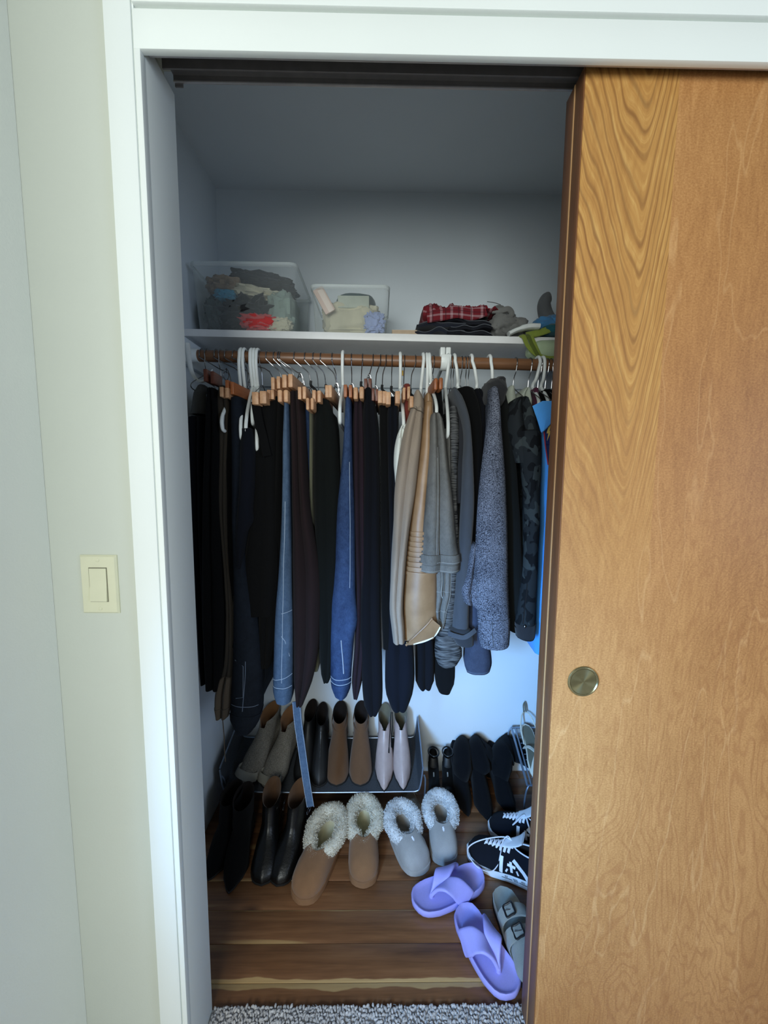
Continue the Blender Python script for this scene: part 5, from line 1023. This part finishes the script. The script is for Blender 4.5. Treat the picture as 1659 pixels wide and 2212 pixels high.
# --- flip flops
def flip_flop(label, heel, toe, w=.050, side=1):
    L = math.hypot(toe[0]-heel[0], toe[1]-heel[1]); yw = math.degrees(math.atan2(toe[0]-heel[0], heel[1]-toe[1]))
    s = Shoe(heel, .0005, yw, L, w, 'wide', 0, .16*side); t = thing('flip_flop', label, 'sandal', s.pos(L*.4, 0, 0), 'lilac foam flip flops on the cedar floor')
    rows = [s.ring(.001, .006, .015, .98, .90), s.ring(.006, .010, .0, 1.0, .97), s.ring(.018, .018, -.006, 1.006, 1.02), s.ring(.030, .026, -.004, 1.004, 1.0), s.ring(.0335, .028, .004, .996, .97), s.ring(.0330, .0275, .014, .985, .92), s.ring(.0270, .0240, .035, .970, .84), s.ring(.0235, .0220, .075, .93, .70), s.ring(.0225, .0215, .16, .85, .45), s.ring(.0222, .0212, .30, .70, .15)]
    s_ = B().loft(rows); s_.build('footbed', 'foam_lilac', t, 60)
    def strap(sg, a_):
        P = [(.765, .00, .021), (.735, .04*sg, .034), (.665, .17*sg, .053), (.575, .38*sg, .063), (.49, .64*sg, .059), (.42, .86*sg, .043), (.36, .95*sg, .026)]
        pts = smooth_path([s.pos(u*L, v*w, z) for u, v, z in P], 5); m = len(pts)
        ws = [lerp_list([0, .2, .5, .75, 1], [.0052, .0085, .0240, .0290, .0280], i/(m-1)) for i in range(m)]; th = [.0055+.0010*(i/(m-1)) for i in range(m)]
        sides = [(s.d*(-1)+s.s*sg*(-.35*(1-i/m))+V((0, 0, .08))) for i in range(m)]
        B().ribbon(pts, ws, th, sides, 14).build('strap', 'foam_lilac', t, 70)
    strap(1, 0); strap(-1, 0)
    B().lathe([(.006, 0), (.0075, .006), (.0065, .014), (.003, .017)], 14, Matrix.Translation(s.pos(.757*L, 0, .018))).build('toe_post', 'foam_lilac', t)
    return t
flip_flop('lilac foam flip flop pointing left beside the grey slippers', (.752, .425), (.515, .337), .050, 1)
flip_flop('lilac foam flip flop pointing to the carpet beside the door', (.660, .326), (.756, .126), .049, -1)
# --- grey buckled clog sandal
s = Shoe((.795, .372), .0005, 6, .235, .046, 'wide', 0, .05)
t = thing('buckle_sandal', 'grey suede sandal with two black buckles squeezed beside the door', 'sandal', s.pos(.1, 0, 0))
s.sole(0, .016, w=1.0).build('sole', 'rubber_dark', t, 50)
B().loft([s.ring(.015, .015, 0, 1, .98), s.ring(.030, .024, -.008, 1.004, 1.0), s.ring(.036, .028, 0, .996, .96), s.ring(.030, .024, .03, .97, .84), s.ring(.026, .022, .12, .88, .5)]).build('footbed', 's_greymule', t, 60)
def vamp(u0, u1, z0, mat, nm):
    rows = []
    for f in (0, .25, .5, .75, 1):
        u = u0+(u1-u0)*f; zt = z0-(.004*abs(f-.5)); out = []
        for k in range(13):
            a = PI*k/12; out.append(s.pos(u*s.L, math.cos(a)*s.w*1.0, .030+(zt-.030)*math.sin(a)**.7))
        inn = [s.pos(u*s.L, math.cos(PI*k/12)*s.w*.95, .028+(zt-.034)*math.sin(PI*k/12)**.7) for k in range(12, -1, -1)]
        rows.append(out+inn)
    return B().loft(rows).build(nm, mat, t, 60)
def buckle(u, v, z, tilt):
    M4 = s.pos(u*s.L, v*s.w, z); pts = [M4+s.d*(dx)+s.s*dy+V((0, 0, -dy*tilt)) for dx, dy in ((-.014, -.012), (0, -.0125), (.014, -.012), (.0145, 0), (.014, .012), (0, .0125), (-.014, .012), (-.0145, 0))]
    B().tube(smooth_path(pts, 3, True), .0026, 8, True).build('buckle', 'black_plastic', t)
    B().tube([M4-s.s*.011, M4+s.s*.011], .0012, 6).build('buckle_pin', 'steel', t)
vamp(.34, .48, .078, 's_greymule', 'strap'); vamp(.54, .68, .068, 's_greymule', 'strap')
B().loft([s.ring(.030, .030, .60, 1.0, 1.0), s.ring(.045, .040, .62, .985, .97), s.ring(.058, .048, .64, .93, .84, .2), s.ring(.064, .056, .66, .84, .6, .5), s.ring(.066, .062, .68, .76, .3, .8)]).build('toe_upper', 's_greymule', t, 60)
buckle(.41, -.42, .075, -.5); buckle(.61, -.30, .067, -.5)
# --- sneakers
def sneaker(label, heel, toe, w=.050, full=True):
    L = math.hypot(toe[0]-heel[0], toe[1]-heel[1]); yw = math.degrees(math.atan2(toe[0]-heel[0], heel[1]-toe[1]))
    s = Shoe(heel, .0005, yw, L, w, 'round', 0, 0); t = thing('sneaker', label, 'sneaker', s.pos(L*.4, 0, 0), 'navy and white sneakers by the door')
    s.sole(0, .034, .004, .022, 1.06, .020).build('midsole', 'rubber_white', t, 50)
    rows = [s.ring(.030, .020, 0, 1.0, 1.0), s.ring(.042, .030, -.006, 1.0, 1.02), s.ring(.056, .042, -.004, .975, .98), s.ring(.070, .056, .0, .90, .90, .2), s.ring(.082, .070, .01, .80, .78, .45), s.ring(.090, .082, .015, .68, .68, .7), s.ring(.096, .094, .02, .56, .60, .9), s.ring(.104, .100, .02, .48, .58, 1)]
    B().loft(rows, True, False).build('upper', 's_navy', t, 60)
    B().loft([s.ring(.1045, .1005, .02, .48, .585, 1), s.ring(.099, .096, .04, .46, .52, 1), s.ring(.060, .060, .05, .46, .55, 1), s.ring(.045, .045, .08, .44, .4, 1)], False, True).build('lining', 's_dkin', t, 60)
    B().tube([s.ring(.1045, .1005, .018, .485, .59, 1)[k] for k in range(36)], .0022, 7, True).build('collar_edge', 'lace', t)
    zt = lambda u: .100-(u-.48)*.115
    B().ribbon(smooth_path([s.pos(u*L, 0, z) for u, z in ((.60, .092), (.52, .104), (.44, .122), (.39, .140))], 5), [.016+.0007*i for i in range(16)], .0035, s.s, 14).build('tongue', 'rubber_white', t)
    n = 7
    for k in range(n):
        u = .53+.27*k/(n-1); z = zt(u)+.005; h = w*(.46-.02*k)
        for sg in (-1, 1):
            B().tube(smooth_path([s.pos(u*L, sg*h, z-.012), s.pos((u-.006)*L, sg*h*.6, z-.002), s.pos((u-.02)*L, 0, z+.003), s.pos((u-.034)*L, -sg*h*.55, z)], 4), .0044, 8, flat=.7).build('lace', 'lace', t)
    def sidept(u, f, sg=1, off=.0015):
        """a point on the outer wall of the upper; f = 0 at the midsole, 1 at the lacing"""
        rs = [(r_[0]+(r_[1]-r_[0])*max(0, min(1, (u-r_[2])/(r_[3]-r_[2]))), r_) for r_ in ((.034, .026, -.004, 1.0, 1.01, 0), (.056, .042, -.004, .975, .98, 0), (.070, .056, 0, .90, .90, .2), (.082, .070, .01, .80, .78, .45), (.090, .082, .015, .68, .68, .7))]
        x = f*(len(rs)-1.001); i = int(x); q = x-i
        def one(z, r_):
            tt = max(0.0, min(1.0, (u-r_[2])/(r_[3]-r_[2]))); h = (1-r_[5])*s.half(tt)+r_[5]*.74*2*math.sqrt(max(0, tt*(1-tt))); return z, h*r_[4]*w
        za, ha = one(*rs[i]); zb, hb = one(*rs[i+1])
        return s.pos(u*L, sg*(ha+(hb-ha)*q+off), za+(zb-za)*q+.001)
    sg = 1
    def stripe(pa, pb, wd, nm='stripe'):
        pts = [sidept(pa[0]+(pb[0]-pa[0])*k/6, pa[1]+(pb[1]-pa[1])*k/6, sg) for k in range(7)]
        B().ribbon(pts, wd, .0012, s.d*1.0).build(nm, 'rubber_white', t)
    stripe((.585, .02), (.59, .80), .0055); stripe((.30, .02), (.47, .82), .0060)
    em = B()
    def dab(pa, pb, wd): em.ribbon([sidept(pa[0]+(pb[0]-pa[0])*k/4, pa[1]+(pb[1]-pa[1])*k/4, sg, .002) for k in range(5)], wd, .0012, s.d)
    dab((.475, .14), (.495, .68), .0042); em.ribbon([sidept(.525-.085*k/4, .50-.02*k, sg, .0022) for k in range(5)], .0038, .0012, V((0, 0, 1))-s.s*sg*.6); dab((.535, .10), (.520, .24), .0028); dab((.425, .26), (.405, .10), .0028)
    em.build('emblem', 'rubber_white', t)
    # small printed marks along the midsole
    ink = B()
    def mark(u, z, lu, lz, slant=0.0):
        c_ = []
        for du, dz in ((-lu, -lz), (lu, -lz), (lu, lz), (-lu, lz)):
            uu = u+du+slant*dz; tt = max(0, min(1, (uu+.02)/1.04)); c_.append(s.pos(uu*L, sg*(s.half(tt)*1.06*w+.0007), z+dz))
        ink.add(c_, [(0, 1, 2, 3)])
    for u0 in (.52, .34):
        mark(u0, .0165, .055, .0010)
        for q in range(3): mark(u0-.075-.016*q, .0185, .004, .0050, 2.0)
    mark(.80, .021, .012, .0012); mark(.80, .017, .012, .0010); mark(.765, .019, .0012, .005); mark(.835, .019, .0012, .005)
    ink.build('sole_print', 'ink', t)
    for u0 in (.535, .355):
        fc = bpy.data.curves.new('lettering', 'FONT'); fc.body = '483'; fc.size = .0085; fc.align_x = 'CENTER'; fc.extrude = .0002; fc.materials.append(M['ink'])
        tmp = bpy.data.objects.new('lettering', fc); me = bpy.data.meshes.new_from_object(tmp); bpy.data.objects.remove(tmp); bpy.data.curves.remove(fc)
        fo = bpy.data.objects.new('lettering', me); COL.objects.link(fo); fo.parent = t
        h = s.half((u0+.02)/1.04)*1.06*w+.0010
        ax, ay = -s.d, V((0, 0, 1)); az = ax.cross(ay); p = s.pos(u0*L, sg*h, .0195)-V(t['_o'])
        fo.matrix_local = Matrix(((ax.x, ay.x, az.x, p.x), (ax.y, ay.y, az.y, p.y), (ax.z, ay.z, az.z, p.z), (0, 0, 0, 1)))
    return t, s
t, s = sneaker('navy and white sneaker in front with a long loose lace loop', (.985, .372), (.728, .520), .052)
B().tube(smooth_path([s.pos(.47*s.L, 0, .110), (0.8377,0.4700,0.1039), (0.7763,0.4750,0.0920), (0.7338,0.4800,0.0696), (0.7134,0.4720,0.0537), (0.7201,0.4520,0.0408), (0.7459,0.4300,0.0311), (0.7784,0.4200,0.0321), (0.8008,0.4250,0.0466), (0.8134,0.4350,0.0777), (0.8266,0.4550,0.1023), (0.8433,0.4600,0.1176), (0.8577,0.4550,0.1056)], 6), .0030, 8, flat=.6).build('lace_loop', 'lace', t)
t, s = sneaker('navy and white sneaker set behind its mate under the wire rack', (1.060, .500), (.828, .612), .050)
B().tube(smooth_path([s.pos(.50*s.L, 0, .106), s.pos(.56*s.L, .02, .108), s.pos(.66*s.L, .045, .085), s.pos(.60*s.L, .035, .098), s.pos(.52*s.L, .01, .110), s.pos(.46*s.L, .04, .104), s.pos(.42*s.L, .05, .085)], 5), .0028, 8, flat=.6).build('lace_loop', 'lace', t)
# --- strappy shoe under the rack
s = Shoe((.532, .835), .0005, 3, .185, .034, 'round', 0)
t = thing('strappy_shoe', 'nude strappy flat shoe under the right end of the mesh rack', 'shoe', s.pos(.1, 0, 0))
s.sole(0, .010).build('sole', 'l_nude', t, 50); B().loft([s.ring(.010, .010, .02, .98, .92), s.ring(.0125, .0125, .04, .96, .85)]).build('footbed', 'l_nude', t)
B().loft([s.ring(.010, .010, .70, 1.0, 1.0), s.ring(.024, .018, .70, .985, .98), s.ring(.034, .024, .72, .93, .8, .2), s.ring(.038, .030, .74, .85, .4, .6)]).build('toe_upper', 'l_nude', t, 60)
for a, b_ in (((.70, -.9), (.45, .85)), ((.70, .9), (.45, -.85)), ((.48, -.9), (.28, .8)), ((.48, .9), (.28, -.8)), ((.30, -.85), (.30, .85))):
    P = [s.pos((a[0]+(b_[0]-a[0])*k/10)*s.L, (a[1]+(b_[1]-a[1])*k/10)*s.w, .012+.040*math.sin(PI*k/10)) for k in range(11)]
    B().ribbon(P, .0042, .0012, s.d).build('strap', 'l_nude', t)
# --- black heeled sandals against the wall
for lb, hx, yw in (('black high heeled sandal left of its mate against the wall', .645, -2), ('black high heeled sandal nearest the tall black boots', .708, -6)):
    s = Shoe((hx, .850), .0005, yw, .185, .033, 'round', 0)
    t = thing('heeled_sandal', lb, 'shoe', s.pos(.09, 0, 0), 'black heeled sandals by the wall')
    hh = .085; zz = lambda u: hh*(1-min(1, max(0, u-.10)/.58))**1.4+.006
    rr = []
    for dz, e, k in ((-.004, .0, .95), (-.003, .008, 1.0), (.001, .008, 1.0), (.002, 0, .94)):
        o_ = []
        for k_ in range(36):
            th = 2*PI*k_/36; tt = (1-math.cos(th))/2; u = -e+(1+2*e)*tt; o_.append(s.pos(u*s.L, math.copysign(s.half(tt)*k*s.w, math.sin(th)) if k_ not in (0, 18) else 0, zz(u)+dz))
        rr.append(o_)
    B().loft(rr).build('sole', 'l_blackmatte', t, 60)
    B().loft([s.ring(0, 0, .01, .10, .30, 1), s.ring(.04, .04, .0, .12, .34, 1), s.ring(hh, hh-.004, -.005, .20, .70, .6)]).build('heel', 'l_black', t)
    B().loft([s.ring(hh+.004, hh+.004, -.01, .30, .84, .8), s.ring(hh+.030, hh+.010, -.012, .26, .84, .9), s.ring(hh+.052, hh+.030, -.006, .18, .70, 1)], False, False).build('heel_counter', 'l_blackmatte', t, 60)
    B().tube([p for p in s.ring(hh+.056, hh+.062, -.03, .34, .92, 1)], .0032, 7, True).build('ankle_strap', 'l_black', t)
    for u0, z0 in ((.80, .040), (.62, .052)):
        B().ribbon([s.pos(u0*s.L+.0, math.cos(PI*k/10)*s.w*.98, zz(u0)+z0*.75*math.sin(PI*k/10)) for k in range(11)], .011, .0014, s.d).build('strap', 'l_blackmatte', t)
    B().box(s.pos(.30*s.L, 0, zz(.30)+.004), (.005, .0010, .022), 0, Matrix.Rotation(-.5, 3, 'X')).build('insole_print', 'stitch_grey', t)
# --- tall black boots slumped against the wall
def tall_boot(label, pts, rad, toe, yaw, L=.245):
    a = math.radians(yaw); h = (toe[0]-math.sin(a)*L, toe[1]+math.cos(a)*L); s = Shoe(h, .0005, yaw, L, .038, 'point', 0)
    t = thing('tall_boot', label, 'boot', s.pos(L*.3, 0, 0), 'tall black boots slumped against the back wall')
    hh = .055
    B().loft([s.ring(0, 0, .01, .20, .62, .4), s.ring(hh*.6, hh*.6, 0, .22, .7, .4), s.ring(hh, hh-.004, -.01, .27, .9, .3)]).build('heel', 'l_blackmatte', t)
    def arch(r):
        return [V((p.x, p.y, p.z+hh*(1-min(1, max(0, ((p-V((s.h[0], s.h[1], p.z))).dot(s.d)/L-.2)/.42))**.8))) for p in r]
    B().loft([arch(s.ring(.0, .0, 0, 1, .98)), arch(s.ring(.004, .004, -.01, 1.01, 1.02)), arch(s.ring(.022, .018, -.012, 1.0, 1.02)), arch(s.ring(.036, .032, -.012, .95, .98, .1)), s.ring(hh+.045, .052, -.005, .82, .9, .3), s.ring(hh+.062, .078, .0, .66, .86, .6), s.ring(hh+.080, .104, .0, .54, .84, 1), s.ring(hh+.092, .120, .02, .48, .6, 1)]).build('foot', 's_velvet', t, 60)
    P = smooth_path([s.pos(.24*L, 0, hh+.060)]+list(pts), 7); m = len(P)
    rr = [1.04*lerp_list([i/(len(rad)-1) for i in range(len(rad))], rad, i/(m-1))*(1+.10*MN.noise(V((i*.33, toe[0]*9, 2)))) for i in range(m)]
    B().tube(P, rr, 20, flat=.72, up=(1, .1, 0)).build('shaft', 's_velvet', t, 70)
tall_boot('tall black suede boot slumped just right of the heeled sandals', [(.758, .780, .105), (.768, .825, .140), (.790, .850, .118), (.815, .855, .085)], [.040, .050, .056, .052, .040], (.760, .655), 4)
tall_boot('tall black suede boot in the middle of the slumped ones', [(.840, .780, .100), (.830, .830, .145), (.865, .835, .125), (.900, .845, .085)], [.042, .050, .058, .054, .044], (.838, .630), 5)
tall_boot('tall black suede boot bent over beneath the right wire rack', [(.925, .785, .105), (.945, .825, .140), (1.000, .832, .145), (1.070, .83, .105)], [.044, .054, .060, .060, .050], (.940, .650), 9)
# --- wire rack at the right with white sandals
rk = thing('wire_rack', 'small wire shoe rack partly behind the door holding white sandals', 'shoe rack', (1.15, .76, 0))
zA_, zB_ = .225, .135
def RP(x, y): return (x, y, .132+(y-.655)*.46)
B().tube([RP(.985, .655), RP(.990, .86)], .0045, 8).tube([RP(1.000, .655), RP(1.006, .86)], .0030, 8).build('side_rail', 'rack_wire', rk)
B().tube([RP(.985, .655), RP(1.50, .655)], .0036, 8).build('front_rail', 'rack_wire', rk); B().tube([RP(.990, .86), RP(1.50, .86)], .0042, 8).build('back_rail', 'rack_wire', rk)
B().tube(smooth_path([RP(.990, .655), (.981, .652, .110), (.979, .660, .06), (.983, .668, .003)], 5), .0034, 8).build('leg', 'rack_wire', rk)
B().tube(smooth_path([RP(.992, .86), (.978, .862, .200), (.972, .858, .10), (.970, .846, .006), (.955, .840, .004)], 5), .0034, 8).build('leg', 'rack_wire', rk)
B().tube(smooth_path([RP(1.49, .655), (1.495, .655, .06), (1.495, .665, .003)], 5), .0034, 8).build('leg', 'rack_wire', rk); B().tube(smooth_path([RP(1.49, .86), (1.495, .86, .1), (1.495, .85, .003)], 5), .0034, 8).build('leg', 'rack_wire', rk)
for k in range(9): B().tube([RP(1.01, .68+.02*k), RP(1.49, .68+.02*k)], .0016, 6).build('cross_wire', 'rack_wire', rk)
s = Shoe((1.050, .862), RP(0, .862)[2]+.006, -2, .205, .036, 'round', .46)
t = thing('white_sandal', 'white strappy sandal on the wire rack at the edge of the door', 'sandal', s.pos(.1, 0, 0))
s.sole(0, .010).build('sole', 'l_cream', t, 50)
B().loft([s.ring(.010, .010, .02, .98, .90), s.ring(.0125, .0125, .06, .94, .80)]).build('footbed', 's_olivein', t)
B().tube(smooth_path([s.pos(u*s.L, v*s.w, z) for u, v, z in ((.40, -.85, .012), (.20, -.9, .035), (.02, -.5, .055), (-.02, 0, .060), (.02, .5, .055), (.2, .9, .035), (.4, .85, .012))], 5), .0028, 8).build('heel_strap', 'l_cream', t)
for sg in (-1, 1): B().ribbon(smooth_path([s.pos(u*s.L, v*sg*s.w, z) for u, v, z in ((.44, .95, .010), (.56, .6, .040), (.68, .05, .046), (.80, -.5, .034), (.88, -.85, .010))], 5), .0085, .0014, s.d*.8+s.s*sg*.5).build('strap', 'l_cream', t)
b = B().tube(smooth_path([s.pos(-.01*s.L, -.2*s.w, .058), s.pos(-.04*s.L, -.25*s.w, .085), s.pos(-.05*s.L, -.1*s.w, .098), s.pos(-.05*s.L, .05*s.w, .086), s.pos(-.02*s.L, .1*s.w, .058)], 5), .0026, 7); b.build('ankle_strap', 's_olivein', t)
